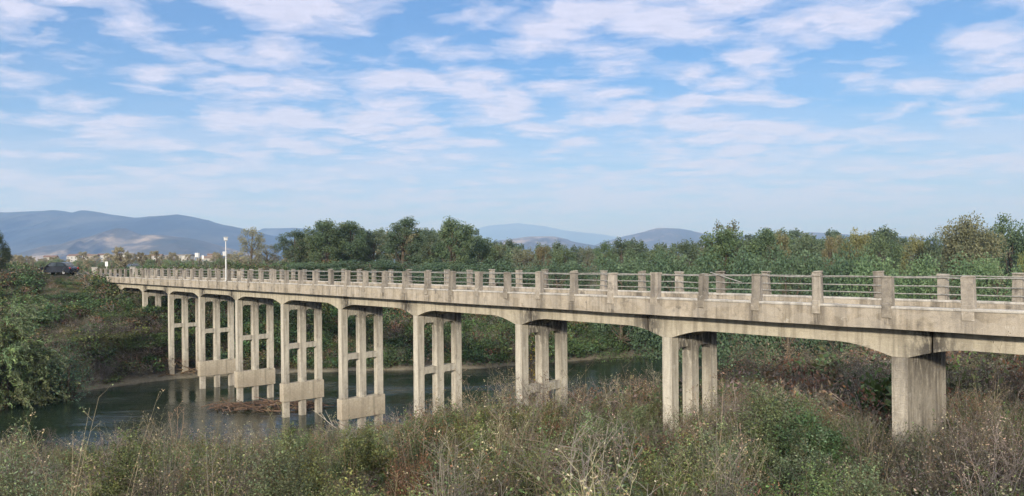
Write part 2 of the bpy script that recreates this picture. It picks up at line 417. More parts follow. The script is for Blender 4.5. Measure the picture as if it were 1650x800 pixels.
# piers
def column_geo(y0,z0,z1,h=.262,w=.5):
    g=Geo(); zs=np.linspace(z0,z1,9); 
    for i,(a,b) in enumerate(zip(zs[:-1],zs[1:])): pass
    n=len(zs); ring=np.array([(-h,y0),(h,y0),(h,y0-w),(-h,y0-w)])
    V=np.concatenate([np.c_[ring,np.full(4,z)] for z in zs]); i=np.arange(n-1)[:,None]*4; j=np.arange(4)[None]; k=(j+1)%4
    Q=np.stack([i+k,i+j,i+4+j,i+4+k],-1).reshape(-1,4)
    S=np.repeat(np.interp(zs,[z1-2.6,z1-.4,z1],[0,.75,1.0]) if y0<-.1 else np.interp(zs,[z0,z0+1.2],[.5,0]),4)  # deck shade painted on inner column tops; near column darker at its foot
    g.add(V,np.concatenate([Q,[(0,1,2,3)],[(4*n-1,4*n-2,4*n-3,4*n-4)]]),S=S); return g
def bay_geo(y0,y1,z0,z1,ch,h,darkness=1.0):   # beam between two columns, chamfered haunches underneath (ch<0: on top too)
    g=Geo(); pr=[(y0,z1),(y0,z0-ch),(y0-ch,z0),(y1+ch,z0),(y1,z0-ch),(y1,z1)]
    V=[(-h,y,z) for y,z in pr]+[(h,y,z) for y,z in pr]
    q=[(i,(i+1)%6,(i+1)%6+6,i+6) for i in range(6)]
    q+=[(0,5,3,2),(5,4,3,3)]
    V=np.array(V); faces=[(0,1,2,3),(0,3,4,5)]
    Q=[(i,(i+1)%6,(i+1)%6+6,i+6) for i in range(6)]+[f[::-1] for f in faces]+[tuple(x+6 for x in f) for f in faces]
    g.add(V,Q,S=darkness); return g
ys=[0.0,-1.54,-3.08]
for k in range(-1,11):
    pos=bw(piercol(k),-1.8); zg=float(ground(*pos))
    pe=bpy.data.objects.new('pier',None); COL.objects.link(pe); pe.parent=bridge; pe.location=(piercol(k),0,0)
    if k<=0:
        g=Geo(); zs=np.linspace(3.5,9.61,9)
        for y0,y1,h,st in ((0,-.5,.27,.55),(-.5,-3.08,.25,1.0),(-3.08,-3.58,.27,.8)):
            n=9; e=.0 if y0==0 else .0
            ring=np.array([(-h,y0),(h,y0),(h,y1),(-h,y1)]); V=np.concatenate([np.c_[ring,np.full(4,z)] for z in zs]); i=np.arange(n-1)[:,None]*4; j=np.arange(4)[None]; kk=(j+1)%4
            Q=np.stack([i+kk,i+j,i+4+j,i+4+kk],-1).reshape(-1,4)
            g.add(V,np.concatenate([Q,[(4*n-1,4*n-2,4*n-3,4*n-4)]]),S=np.repeat(np.interp(zs,[3.5,6.6,8.3,9.6],[.7,.15,.25,1.0])*st,4))
        g.build('wall_stem',M_WALL,pe); tag(pe,'solid stained wall pier without openings')
        continue
    foot=k in (4,5,6,7)
    z0=2.86 if foot else min(float(ground(*bw(piercol(k),y))) for y in ys)-1.2
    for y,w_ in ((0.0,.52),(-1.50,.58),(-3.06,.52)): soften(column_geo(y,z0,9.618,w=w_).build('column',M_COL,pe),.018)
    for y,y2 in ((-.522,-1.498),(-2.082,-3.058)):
        bay_geo(y,y2,9.12,9.98,.2,.22,.9 if k<=2 else .45).build('cap_beam',M_COL,pe)  # deck shade painted into the cap beams, stronger on the first piers
        if 2<=k<=8: bay_geo(y,y2,5.80,6.23,.09,.25,.1).build('crossbeam',M_COL,pe)
    if foot:
        g=Geo(); g.box(-.36,.36,-3.68,.1,1.32,2.858); soften(g.build('footing',M_FOOT,pe),.03)
        for y in (-.28,-1.79,-3.3):
            g=Geo(); g.box(-.24,.24,y-.24,y+.24,-2.2,1.318); g.build('pile',M_WALL,pe)

# approach road beyond the far end
def strip(name,pts,w,mat,dz):
    pts=np.array(pts,float); T=np.gradient(pts,axis=0); T/=np.linalg.norm(T,axis=1)[:,None]; Nn=np.c_[-T[:,1],T[:,0]]
    L=pts+Nn*w/2; R=pts-Nn*w/2; V=[]
    for a,b in zip(L,R):
        z=max(float(ground(*a)),float(ground(*b)),float(ground(*((a+b)/2))))+dz
        V+=[(a[0],a[1],z),(b[0],b[1],z)]
    V=np.array(V); n=len(pts); i=np.arange(n-1)*2
    return tag(mesh_obj(name,V,np.stack([i,i+1,i+3,i+2],-1),mat),kind='structure')
e0=np.array(bw(S_END+1.5,-2)); rd=[e0]
hd=math.atan2(DV[1],DV[0])
for i in range(60):
    hd+=.012 if i<34 else 0; rd.append(rd[-1]+3.0*np.array([math.cos(hd),math.sin(hd)]))
strip('road',rd,5.6,M_ASPH,.06)

# ------------------------------------------------------------------ plant prototypes (arrays: V,Q,C)
def col(*c): return np.array(c,float)
def jit(c,n,s=.18):
    b=(1+rng.normal(0,s*1.5,(n,1)))*np.where(rng.uniform(0,1,(n,1))<.10,1.7,1.0); b=np.clip(b,.35,2.2); return np.clip(np.asarray(c)[None]*b*(1+rng.normal(0,s*.25,(n,3))),.004,.9)
def curve(p,d,L,n=5,bend=.25,grav=0.0):
    P=[np.array(p,float)]; d=np.array(d,float); d/=np.linalg.norm(d)
    for i in range(n-1):
        d=d+rng.normal(0,bend/n,3)+np.array([0,0,-grav/n]); d/=np.linalg.norm(d); P.append(P[-1]+d*L/(n-1))
    return np.array(P)
def along(P,t):
    t=np.clip(t,0,.9999)*(len(P)-1); i=t.astype(int); f=(t-i)[:,None]; return P[i]*(1-f)+P[i+1]*f
def leafy_weed(leaf,stem,H=1.1,ns=6,nl=22,ll=.07,lw=.03):
    g=Geo()
    for i in range(ns):
        a=rng.uniform(0,2*PI); P=curve((rng.normal(0,.07),rng.normal(0,.07),-.05),(math.cos(a)*.28,math.sin(a)*.28,1),H*rng.uniform(.6,1.1),5,.35)
        g.tube(P,np.linspace(.006,.002,5),3,stem)
        t=rng.uniform(.15,1,nl); Q=along(P,t)+rng.normal(0,.03,(nl,3))
        g.leaves(Q,ll*rng.uniform(.6,1.4,nl),lw*rng.uniform(.7,1.3,nl),jit(leaf,nl,.22))
    return g.arrays()
def dry_stalk(c,H=1.7,ns=3,nb=9,seed=True,seedc=None):
    g=Geo()
    for i in range(ns):
        a=rng.uniform(0,2*PI); P=curve((rng.normal(0,.05),rng.normal(0,.05),-.05),(math.cos(a)*.2,math.sin(a)*.2,1),H*rng.uniform(.7,1.1),6,.3)
        g.tube(P,np.linspace(.007,.002,6),3,c)
        for t in rng.uniform(.4,1,nb):
            b=along(P,np.array([t]))[0]; a=rng.uniform(0,2*PI); L=rng.uniform(.1,.28)
            B=curve(b,(math.cos(a),math.sin(a),1.1),L,3,.4); g.tube(B,[.003,.002,.0015],3,c)
            if seed:
                n=4; g.leaves(B[-1]+rng.normal(0,.022,(n,3)),.035,.02,jit(seedc if seedc is not None else c,n,.25))
    return g.arrays()
def grass_tuft(c,n=26,H=.8):
    g=Geo()
    for i in range(n):
        a=rng.uniform(0,2*PI); L=H*rng.uniform(.5,1.1); d=np.array([math.cos(a)*rng.uniform(.1,.6),math.sin(a)*rng.uniform(.1,.6),1])
        P=curve((rng.normal(0,.06),rng.normal(0,.06),-.04),d,L,4,.2,.7); w=np.array([.006,.006,.004,.001])[:,None]*1.0
        U=np.cross(d,[0,0,1]); U=U/(np.linalg.norm(U)+1e-9)
        V=np.stack([P-U*w,P+U*w],1).reshape(-1,3); k=np.arange(3)*2
        g.add(V,np.stack([k,k+1,k+3,k+2],-1),jit(c,1,.2)[0])
    return g.arrays()
def bramble(leaf,stem,R=.9,ns=9,nl=36,ll=.05,lw=.034):
    g=Geo()
    for i in range(ns):
        a=rng.uniform(0,2*PI); P=curve((rng.normal(0,.1),rng.normal(0,.1),-.05),(math.cos(a)*.7,math.sin(a)*.7,1.1),R*rng.uniform(.9,1.7),7,.6,1.2)
        g.tube(P,np.linspace(.008,.003,7),3,stem)
        Q=along(P,rng.uniform(.1,1,nl))+rng.normal(0,.06,(nl,3)); g.leaves(Q,ll*rng.uniform(.6,1.3,nl),lw*rng.uniform(.7,1.3,nl),jit(leaf,nl,.25))
    return g.arrays()
def twig_shrub(c,H=1.5,ns=7,sub=7,leaf=None,nleaf=0,ls=.05):
    g=Geo(); tips=[]
    for i in range(ns):
        a=rng.uniform(0,2*PI); P=curve((rng.normal(0,.08),rng.normal(0,.08),-.05),(math.cos(a)*.55,math.sin(a)*.55,1),H*rng.uniform(.6,1.1),6,.5)
        g.tube(P,np.linspace(.011,.003,6)*H/1.5,3,c)
        for t in rng.uniform(.25,.95,sub):
            b=along(P,np.array([t]))[0]; B=curve(b,rng.normal(0,.6,3)+np.array([0,0,.7]),H*rng.uniform(.15,.4),4,.6)
            g.tube(B,np.linspace(.005,.0015,4)*H/1.5,3,c*rng.uniform(.8,1.2))
            tips.append(B)
            for u in range(2):
                b2=along(B,rng.uniform(.3,.9,1))[0]; B2=curve(b2,rng.normal(0,.7,3)+np.array([0,0,.5]),H*rng.uniform(.07,.18),3,.5); g.tube(B2,[.003*H/1.5,.002*H/1.5,.001*H/1.5],3,c)
    if nleaf:
        for B in tips:
            Q=along(B,rng.uniform(.2,1,nleaf))+rng.normal(0,.04*H,(nleaf,3)); g.leaves(Q,ls*rng.uniform(.6,1.4,nleaf),ls*.5,jit(leaf,nleaf,.25))
    return g.arrays()
def clump_shrub(leaf,stem,n=220,ls=.16,lw=.09,R=1.0,H=1.0,ncl=9,tw=8):
    """a bush of unit radius: many leaf faces in clumps on a fan of stems"""
    g=Geo(); cs=[]
    for i in range(ncl):
        a=rng.uniform(0,2*PI); r=R*math.sqrt(rng.uniform(0,1))*.75; z=H*rng.uniform(.25,.85)*(1-.35*r/R); c=np.array([r*math.cos(a),r*math.sin(a),z]); cs.append(c)
        if i<tw: g.tube(np.array([[0,0,-.1],[c[0]*.45,c[1]*.45,z*.6],c]),[.03*R,.02*R,.008*R],3,stem)
    cs=np.array(cs); k=rng.integers(0,ncl,n); br=1+rng.normal(0,.16,ncl)
    P=cs[k]+rng.normal(0,.2,(n,3))*np.array([R,R,H*.8]); P[:,2]=np.maximum(P[:,2],.02)
    g.leaves(P,ls*rng.uniform(.6,1.4,n),lw*rng.uniform(.7,1.3,n),jit(leaf,n,.2)*br[k][:,None]); return g.arrays()

def scatter(name,protos,P,scale,tint,mat,kind='stuff',which=None,zs=None,lean=.12):
    n=len(P)
    if n==0: return None
    which=rng.integers(0,len(protos),n) if which is None else which
    Vs=[];Qs=[];Cs=[];off=0
    for i,(V,Q,C) in enumerate(protos):
        m=np.nonzero(which==i)[0]
        if not len(m): continue
        a=rng.uniform(0,2*PI,len(m)); ca,sa=np.cos(a),np.sin(a); s=scale[m]; sz=s if zs is None else s*zs[m]
        x=(V[None,:,0]*ca[:,None]-V[None,:,1]*sa[:,None])*s[:,None]; y=(V[None,:,0]*sa[:,None]+V[None,:,1]*ca[:,None])*s[:,None]; z=V[None,:,2]*sz[:,None]
        lx=rng.normal(0,lean,(len(m),1)); ly=rng.normal(0,lean,(len(m),1)); x=x+lx*z; y=y+ly*z
        W=np.stack([x,y,z],-1)+P[m][:,None]
        Vs.append(W.reshape(-1,3)); Qs.append((Q[None]+(np.arange(len(m))*len(V))[:,None,None]).reshape(-1,4)+off)
        Cs.append(np.clip(C[None]*tint[m][:,None],0,.9).reshape(-1,3)); off+=len(m)*len(V)
    return tag(mesh_obj(name,np.concatenate(Vs),np.concatenate(Qs),mat,None,np.concatenate(Cs)),kind=kind)

def fieldn(x,y,s,seed=0):
    r=np.random.default_rng(seed); v=0
    for i in range(6):
        a=r.uniform(0,2*PI); f=r.uniform(.5,1.6)*s; v=v+np.sin((x*math.cos(a)+y*math.sin(a))*f+r.uniform(0,6.3))
    return v/6*1.6
def put(x,y,dz=0): return np.c_[x,y,ground(x,y)+dz]
def in_deck(x,y,m=.3):
    p=np.stack([x,y],-1)-BO; s=p@DV; t=-(p@TV); return (t<.8+m)&(t>-4.8-m)
def near_pier(x,y,m=.5):
    p=np.stack([x,y],-1)-BO; s=p@DV; t=-(p@TV); k=np.abs(((s+5)%10)-5); return (k<.3+m)&(t<.1+m)&(t>-3.7-m)

# real colours
GREY_GREEN=col(.108,.132,.07); OLIVE=col(.10,.114,.044); GREEN=col(.058,.088,.032); DKGREEN=col(.035,.06,.026)
TAN=col(.27,.22,.145); STRAW=col(.31,.26,.17); BROWN=col(.122,.10,.066); RUST=col(.15,.082,.05); GREYTWIG=col(.24,.215,.185); PINKTWIG=col(.20,.165,.138); DARKTWIG=col(.09,.075,.06)

P_weed=[leafy_weed(GREY_GREEN*1.25,OLIVE) for i in range(4)]+[leafy_weed(OLIVE*1.15,OLIVE*1.2,1.0,8,24,.05,.024) for i in range(4)]+[leafy_weed(TAN,GREYTWIG*.6,1.0,7,22,.04,.024) for i in range(3)]
P_green=[leafy_weed(GREEN*1.6,OLIVE,1.0,9,26,.055,.028) for i in range(4)]
P_stalk=[dry_stalk(TAN,1.6,3,9,True,BROWN*1.3) for i in range(4)]+[dry_stalk(GREYTWIG,1.5,3,10,True,STRAW) for i in range(3)]+[dry_stalk(BROWN*1.1,1.3,4,9,True,RUST*1.2) for i in range(3)]
P_grass=[grass_tuft(STRAW) for i in range(3)]+[grass_tuft(OLIVE*1.3) for i in range(2)]+[grass_tuft(BROWN*1.4) for i in range(2)]
P_bram=[bramble(DKGREEN*1.7,BROWN*.7) for i in range(3)]+[bramble(RUST*.9,OLIVE*.8) for i in range(2)]+[bramble(OLIVE,BROWN) for i in range(3)]
P_twig=[twig_shrub(GREYTWIG*.85,1.5,7,7,GREY_GREEN,3,.035) for i in range(3)]+[twig_shrub(PINKTWIG*.9,1.5,7,7,OLIVE,2,.035) for i in range(3)]+[twig_shrub(BROWN,1.3,7,7,OLIVE,5,.04) for i in range(4)]+[twig_shrub(OLIVE*.8,1.2,8,8,GREY_GREEN*1.2,6,.04) for i in range(3)]

# ---- foreground bank
def sample(n,y0,y1,xr):
    y=np.sqrt(rng.uniform(y0**2,y1**2,n)); x=rng.uniform(-1,1,n)*(y*xr+3); return x,y
x,y=sample(13000,3.2,52,.78)
dn=(nearY(x)-y)*.8
dist=np.hypot(x,y)
keep=(dn>.8)&~near_pier(x,y,.25)&~((in_deck(x,y,.2))&(ground(x,y)>9.3))
keep&=rng.uniform(0,1,len(x))<np.interp(dist,[3,10,25,50],[1,1,.62,.42])
x,y=x[keep],y[keep]; n=len(x); P=put(x,y); d=np.hypot(x,y)
f1=fieldn(x,y,.35,1)+rng.normal(0,.35,n); f2=fieldn(x,y,.28,2)+rng.normal(0,.3,n); f3=fieldn(x,y,.5,5)
u=rng.uniform(0,1,n)
right=np.clip((x/np.maximum(y,1)-.25)/.3,0,1)
sp=np.where(u<.32,0,np.where(u<.55,1,np.where(u<.65,2,np.where(u<.76,3,np.where(u<.94,4,5)))))
sp=np.where((f1>.75)&(u<.6),1,sp); sp=np.where((f1<-.7)&(u<.6),4,sp); sp=np.where((f2>.8)&(u<.5),2,sp); sp=np.where((f2<-.8)&(u<.45),5,sp)
sp=np.where((rng.uniform(0,1,n)<right*.12),5,sp)
sp=np.where((d<11)&(sp>=4),np.where(rng.uniform(0,1,n)<.6,0,1),sp)
hs=np.interp(d,[3,7,12],[.5,.7,1.0])*np.interp(x/y,[-.7,-.28,-.16,-.1,.05,.3,.42,.5,.58],[.95,.88,1.0,1.3,1.3,1.15,.85,.65,1.0])*np.clip(1+.42*f3+rng.normal(0,.18,n),.4,1.9)*np.interp(d,[3,8,20,45],[.75,.95,1.1,1.25])
br=np.clip(1+.32*fieldn(x,y,.7,9)+rng.normal(0,.2,n),.4,1.75)[:,None]
tn=br*(1+rng.normal(0,.05,(n,3)))
for i,(nm,pr) in enumerate((('weeds',P_weed),('green_undergrowth',P_green),('dry_weeds',P_stalk),('grass',P_grass),('brambles_undergrowth',P_bram),('twigs_undergrowth',P_twig))):
    m=sp==i; scatter(nm,pr,P[m],hs[m],tn[m],M_WEED)

# ---- mid ground shrubs: terrace behind the bridge, water margins, far bank
P_sh=[clump_shrub(c,DARKTWIG,260,.17,.09) for c in (DKGREEN*1.35,DKGREEN*1.6,GREEN*1.2,OLIVE)]
P_br=[clump_shrub(c,GREYTWIG,150,.12,.06,tw=9) for c in (BROWN*1.1,PINKTWIG*.75,RUST*.95,col(.13,.115,.085))]
P_tw=[twig_shrub(c,1.3,7,8) for c in (GREYTWIG*.8,PINKTWIG*.75,DARKTWIG)]
P_mid=P_sh+P_br+P_tw
def mid(name,n,xr,yr,cond,smin,smax,pg,seed,zs=(.8,1.3),gsc=1.0):
    x=rng.uniform(*xr,n); y=rng.uniform(*yr,n); k=cond(x,y); x,y=x[k],y[k]; n=len(x)
    f=fieldn(x,y,.22,seed)+rng.normal(0,.4,n); u=rng.uniform(0,1,n)
    w=np.where(u<pg+.3*f,rng.integers(0,4,n),np.where(u<pg+.3*f+(1-pg)*.6,rng.integers(4,8,n),rng.integers(8,11,n)))
    s=rng.uniform(smin,smax,n)*np.clip(1+.25*fieldn(x,y,.3,seed+3),.5,1.5)
    t=np.clip(1+rng.normal(0,.16,n),.55,1.5)[:,None]*(1+rng.normal(0,.05,(n,3)))
    return scatter(name,P_mid,put(x,y,-.1),s,t*gsc,M_WEED,which=w,zs=rng.uniform(*zs,n))
fr=lambda x,y: (np.abs(x)<y*.74+4)&~((x/y<at(140,1))&(x/y>at(54,1))&(y>93)&(y<116))
mid('terrace_undergrowth',2600,(2,75),(34,96),lambda x,y:((nearY(x)-y)*.8>1.0)&fr(x,y)&~in_deck(x,y,-.3)&(y-(26.4+(x-13.55)*-1.13)>4),1.2,2.3,.18,21,(.9,1.5))
mid('far_bank_undergrowth',9000,(-90,2),(60,135),lambda x,y:((y-farY(x))*.8>np.where(x<-35,2.0,1.2))&((y-farY(x))*.8<44)&fr(x,y)&~(in_deck(x,y,.2)&(ground(x,y)>8.6))&~near_pier(x,y,.2),1.0,2.1,.55,31,(.7,1.15))
mid('floodplain_undergrowth',3600,(-20,110),(88,165),lambda x,y:((y-farY(x))*.8>.6)&((y-farY(x))*.8<30)&fr(x,y)&~in_deck(x,y,-.2),1.2,2.3,.6,41)
mid('plateau_undergrowth',3000,(-190,-20),(100,260),lambda x,y:((y-farY(x))*.8>34)&fr(x,y)&~(in_deck(x,y,1.5)),.8,1.6,.35,51,(.5,1.0))

mid('plateau_edge_undergrowth',1500,(-85,-48),(92,117),lambda x,y:(x/y<at(143,1))&(x/y>at(48,1))&((y-farY(x))*.8>14)&~((np.abs(x-at(94,112))<5)&(np.abs(y-112)<2.5)),.45,.8,.4,61,(.6,1.0))

# ------------------------------------------------------------------ trees
def make_tree(H,W,ncl,nleaf,ls,c1,c2,base=.22,shape='round',gap=1.0,bark_c=col(.11,.09,.07)):
    tr=Geo(); cr=Geo()
    lean=rng.normal(0,.03*H,2); top=np.array([lean[0],lean[1],H*.86])
    TP=np.array([[0,0,-.4],[lean[0]*.2,lean[1]*.2,H*.25],[lean[0]*.6,lean[1]*.6,H*.55],top]); r0=.018*H+.06
    tr.tube(TP,[r0*1.25,r0,r0*.6,.03],7,bark_c)
    cs=[];rs=[]
    for i in range(ncl):
        t=(i+.5)/ncl; z=base+(1-base)*(t**.85)
        if shape=='round': prof=math.sqrt(max(0.03,1-abs((z-.56)/.46)**3))
        elif shape=='tall': prof=math.sin(min(1,(z-base*.7)/(1-base*.7))*PI)**.42
        elif shape=='broad': prof=math.sqrt(max(0.05,1-abs((z-.5)/.53)**4))
        elif shape=='high': prof=math.sqrt(max(0.05,1-abs((z-.70)/.335)**3))
        else: prof=.35+.65*math.sqrt(max(0,1-((z-.5)/.55)**2))
        a=i*2.399+rng.normal(0,.5); r=W/2*prof*rng.uniform(.35,1.0)
        c=np.array([r*math.cos(a)+lean[0]*z,r*math.sin(a)+lean[1]*z,H*(z*.95)+rng.normal(0,.02*H)]); cs.append(c); rs.append(W*rng.uniform(.11,.19)*gap)
        zb=max(.15*H,c[2]-.30*H*rng.uniform(.6,1.2)); f=np.clip(zb/(H*.86),0,1); b=along(TP,np.array([f]))[0]
        mid_=(b+c)/2+np.array([0,0,-.03*H]); tr.tube(np.array([b,mid_,c]),[r0*.42,r0*.26,.02],4,bark_c)
    cs=np.array(cs);rs=np.array(rs)
    k=rng.choice(ncl,nleaf,p=rs**2/np.sum(rs**2)); dv=rng.normal(size=(nleaf,3)); dv/=np.linalg.norm(dv,axis=1)[:,None]
    rad=rs[k]*rng.uniform(.25,1.15,nleaf)**.6
    # small secondary lumps on every clump
    sub=rng.normal(size=(ncl,7,3)); sub/=np.linalg.norm(sub,axis=2)[...,None]; j=rng.integers(0,7,nleaf)
    P=cs[k]+dv*rad[:,None]*.72*np.array([1,1,.85])+sub[k,j]*(rs[k]*.45)[:,None]
    mixf=np.clip(rng.uniform(0,1,(ncl,1))[k]*.7+rng.uniform(0,.3,(nleaf,1)),0,1)
    C=(c1[None]*(1-mixf)+c2[None]*mixf)*(1+rng.normal(0,.14,(nleaf,1)))
    C=C*np.array([2.1,1.87,2.1]); cr.leaves(P,ls*rng.uniform(.6,1.4,nleaf),ls*.55*rng.uniform(.7,1.3,nleaf),np.clip(C,.005,.8)); return tr,cr
KIND={
 'dense':(12,10,30,11000,.36,col(.032,.058,.030),col(.058,.085,.038),.14,'round',1.0),
 'dense_b':(12,9,28,10500,.34,col(.036,.060,.034),col(.062,.082,.042),.10,'tall',1.05),
 'tall':(14,8,30,10500,.34,col(.034,.058,.034),col(.055,.078,.042),.12,'tall',1.1),
 'loose':(12,9,24,3600,.36,col(.075,.092,.055),col(.11,.12,.075),.18,'round',.85),
 'olive':(16,9,60,22000,.34,col(.068,.082,.042),col(.096,.106,.056),.38,'high',1.25),
 'yellow':(11,8,30,7000,.34,col(.066,.078,.040),col(.094,.098,.048),.14,'tall',.95),
 'scrub':(6,7,26,10500,.21,col(.034,.062,.032),col(.055,.086,.042),.02,'broad',1.1),
}
PROTO={}
for kn,a in KIND.items():
    PROTO[kn]=[make_tree(*a) for _ in range(3 if kn in('dense','scrub','yellow','dense_b') else 2)]
TREEN={}
def tree(kind,xp,ytop,wpx,Z,label,group='trees of the riverside wood',tint=(1,1,1),name='tree',v=None,cat='tree'):
    H0,W0=KIND[kind][0],KIND[kind][1]; X=at(xp,Z); zb=float(ground(X,Z)); H=(zat(xp,ytop,Z)-zb)*(.90 if kind=='olive' else .95 if xp>1000 else .98); Wm=wpx/F*Z
    v=random.randrange(len(PROTO[kind])) if v is None else v%len(PROTO[kind])
    key=(kind,v)
    root=empty(name,(X,Z,zb),random.uniform(0,6.28),label,cat,group); root.scale=(Wm/W0,Wm/W0,H/H0)
    if key not in TREEN:
        tr,cr=PROTO[kind][v]; t=tr.build('trunk',M_BARK,root,True); c=cr.build('crown',M_LEAF,root); TREEN[key]=(t,c)
    else:
        t,c=(q.copy() for q in TREEN[key])
        for q in (t,c): COL.objects.link(q); q.parent=root
    c.color=(*tint,1)
    return root
T=tree
T('loose',404,366,58,150,'pale feathery thin-leaved tree behind the white pole',tint=(1.15,1.15,1.2))
T('loose',432,392,46,160,'low sparse grey-green tree between the pale feathery tree and the wood')
T('dense_b',478,372,62,140,'dark tree at the open edge of the wood nearest the white pole',tint=(.95,1,1))
T('dense',526,354,76,138,'rounded grey-green tree with a high lumpy top early in the wood',v=0)
T('dense',566,360,70,143,'dark rounded tree just before a dip in the wood skyline',v=1)
T('dense_b',602,372,58,150,'lower dark tree filling the dip before the twin tall trees')
T('tall',648,350,74,140,'first of two tall upright dark trees standing above the bridge rail',v=0,tint=(1,1.05,1))
T('tall',724,351,76,138,'second tall upright tree, rounder and standing alone beside a gap',v=1,tint=(1.1,1.15,.95))
T('dense_b',690,378,50,160,'shorter tree half hidden between the two tall upright trees')
T('dense',772,386,54,150,'small dark tree stepping down after the second tall tree')
T('yellow',800,392,38,160,'thin pointed tree where the wood drops to low bushes',tint=(.6,.7,.7))
T('loose',840,398,56,165,'low hazy tree under the faint far peak',tint=(.8,.85,.8))
T('yellow',874,394,40,170,'brownish low tree below the blue hills',tint=(.9,.82,.8))
T('dense',908,400,54,160,'low green tree below the blue hills beside a brownish tree')
T('loose',945,396,48,165,'ragged low tree with open branches below the blue hills',tint=(.75,.8,.8))
T('dense_b',980,390,44,155,'pointed low green tree below the pale ridge',tint=(1,1.1,.9))
T('dense',1020,400,58,150,'low tree joining the thick green wood below the pale ridge')
T('dense',1066,398,70,135,'dark tree leading up to the highest crown of the thick wood',v=2)
T('dense_b',1112,385,70,130,'green tree on the slope up to the highest crown')
T('dense',1170,364,112,125,'broad green tree under the dark branchy top',v=0,tint=(1,1.05,.95))
T('loose',1172,349,60,128,'dark branchy top rising above the broad green tree',tint=(.6,.6,.55))
T('dense',1232,370,78,128,'green tree beside the broad tree with the branchy top',v=1)
T('yellow',1262,368,48,140,'first yellowing tree after the highest crown',tint=(.95,.95,.9))
T('dense_b',1302,376,64,128,'dark green tree between two yellowing trees',tint=(.95,1,1))
T('yellow',1338,372,42,138,'brownish thin tree in the middle of the yellowing trees',tint=(1.0,.95,.95))
T('yellow',1386,364,52,136,'tallest yellow-green tree in the thick wood',tint=(1.1,1.15,.95))
T('dense',1424,378,70,128,'dark low rounded tree after the tallest yellow-green tree')
T('yellow',1474,376,52,138,'low yellow tree before the lone olive tree',tint=(1.05,1.1,.9))
T('dense_b',1508,380,58,130,'low dark tree at the foot of the lone olive tree')
T('olive',1561,338,84,132,'large lone olive-brown rounded tree standing clear of the wood',v=0)
T('dense',1632,350,86,140,'dark green tree cut by the picture edge beyond the olive tree',v=2,tint=(.9,.95,1))
T('yellow',1655,395,36,110,'small bright yellow-green tree in front of the last dark tree',tint=(1.1,1.25,.8))
T('dense_b',-2,376,42,105,'dark tree at the edge of the plateau beside the parked car',tint=(.75,.75,.75))
for i,(xp,yt,w,Z,lab) in enumerate(((1000,418,120,104,'dark low willow thicket in front of the low trees, beneath the pale ridge'),(1090,408,120,100,'dense low thicket in front of the slope to the highest crown'),
  (1180,404,130,96,'blue-green thicket in front of the broad green tree'),(1270,402,130,94,'thicket below the first yellowing tree'),(1350,406,120,92,'dense dark thicket below the brownish thin tree'),
  (600,420,120,128,'low dark thicket in the dip before the twin tall trees'),(500,424,130,125,'low thicket at the foot of the wood edge near the pole'),(700,424,120,125,'low thicket at the feet of the twin tall trees'),(800,424,120,122,'low thicket behind the rail where the wood drops'),(900,424,120,118,'low thicket behind the rail below the blue hills'))):
    T('scrub',xp,yt,w,Z,lab,'thickets in front of the wood',name='thicket',cat='thicket',v=i,tint=(.95,1,1.02))
for i,(xp,yt,w,Z,lab) in enumerate(((1420,413,120,84,'bright even-topped thicket behind the rail, first of the light green row'),(1510,414,120,82,'bright even-topped thicket in the middle of the light green row'),(1600,415,120,80,'bright even-topped thicket below the olive tree, last of the light green row'))):
    T('scrub',xp,yt,w,Z,lab,'light green row behind the rail',name='thicket',cat='thicket',v=i+1,tint=(1.35,1.4,1.25))
# distant wood behind the first rows
pp=[]
def flat(kind,v):
    tr,cr=PROTO[kind][v]; V,Q,C=cr.arrays(); V2,Q2,C2=tr.arrays()
    sel=rng.permutation(len(Q))[:3000]; idx=Q[sel].ravel(); Vn=V[idx]; c=Vn.reshape(-1,4,3).mean(1,keepdims=True); Vn=((Vn.reshape(-1,4,3)-c)*1.7+c).reshape(-1,3)
    return np.concatenate([Vn,V2]),np.concatenate([np.arange(len(idx)).reshape(-1,4),Q2+len(idx)]),np.concatenate([C[idx],C2])
fl=[flat('dense',0),flat('dense_b',1),flat('yellow',0),flat('tall',0)]
n=150; xp=rng.uniform(450,1720,n); Z=rng.uniform(165,330,n); X=at(xp,Z)
yt=np.interp(xp,[440,520,620,740,800,1000,1120,1240,1500,1720],[384,378,374,378,402,404,392,382,386,384])+rng.normal(0,3,n)
zb=ground(X,Z); H=np.array([zat(a,b,c) for a,b,c in zip(xp,yt,Z)])-zb
scatter('woods',fl,np.c_[X,Z,zb],H/12,np.clip(1+rng.normal(0,.12,n),.6,1.4)[:,None]*np.ones((n,3)),M_WEED)
# dry scrub and trees scattered on the plain beyond the plateau
fl2=[flat('scrub',0),flat('loose',0),flat('scrub',1)]
n=420; Z=rng.uniform(150,900,n)**1.0; xp=rng.uniform(-60,470,n); X=at(xp,Z); zb=ground(X,Z); H=rng.uniform(1.6,3.9,n)*np.interp(Z,[150,900],[.8,1.7])
scatter('plain_woods',fl2,np.c_[X,Z,zb],H/6.5,np.clip(1.25+rng.normal(0,.2,n),.7,1.8)[:,None]*np.array([1.12,1.0,1.0])[None],M_WEED)

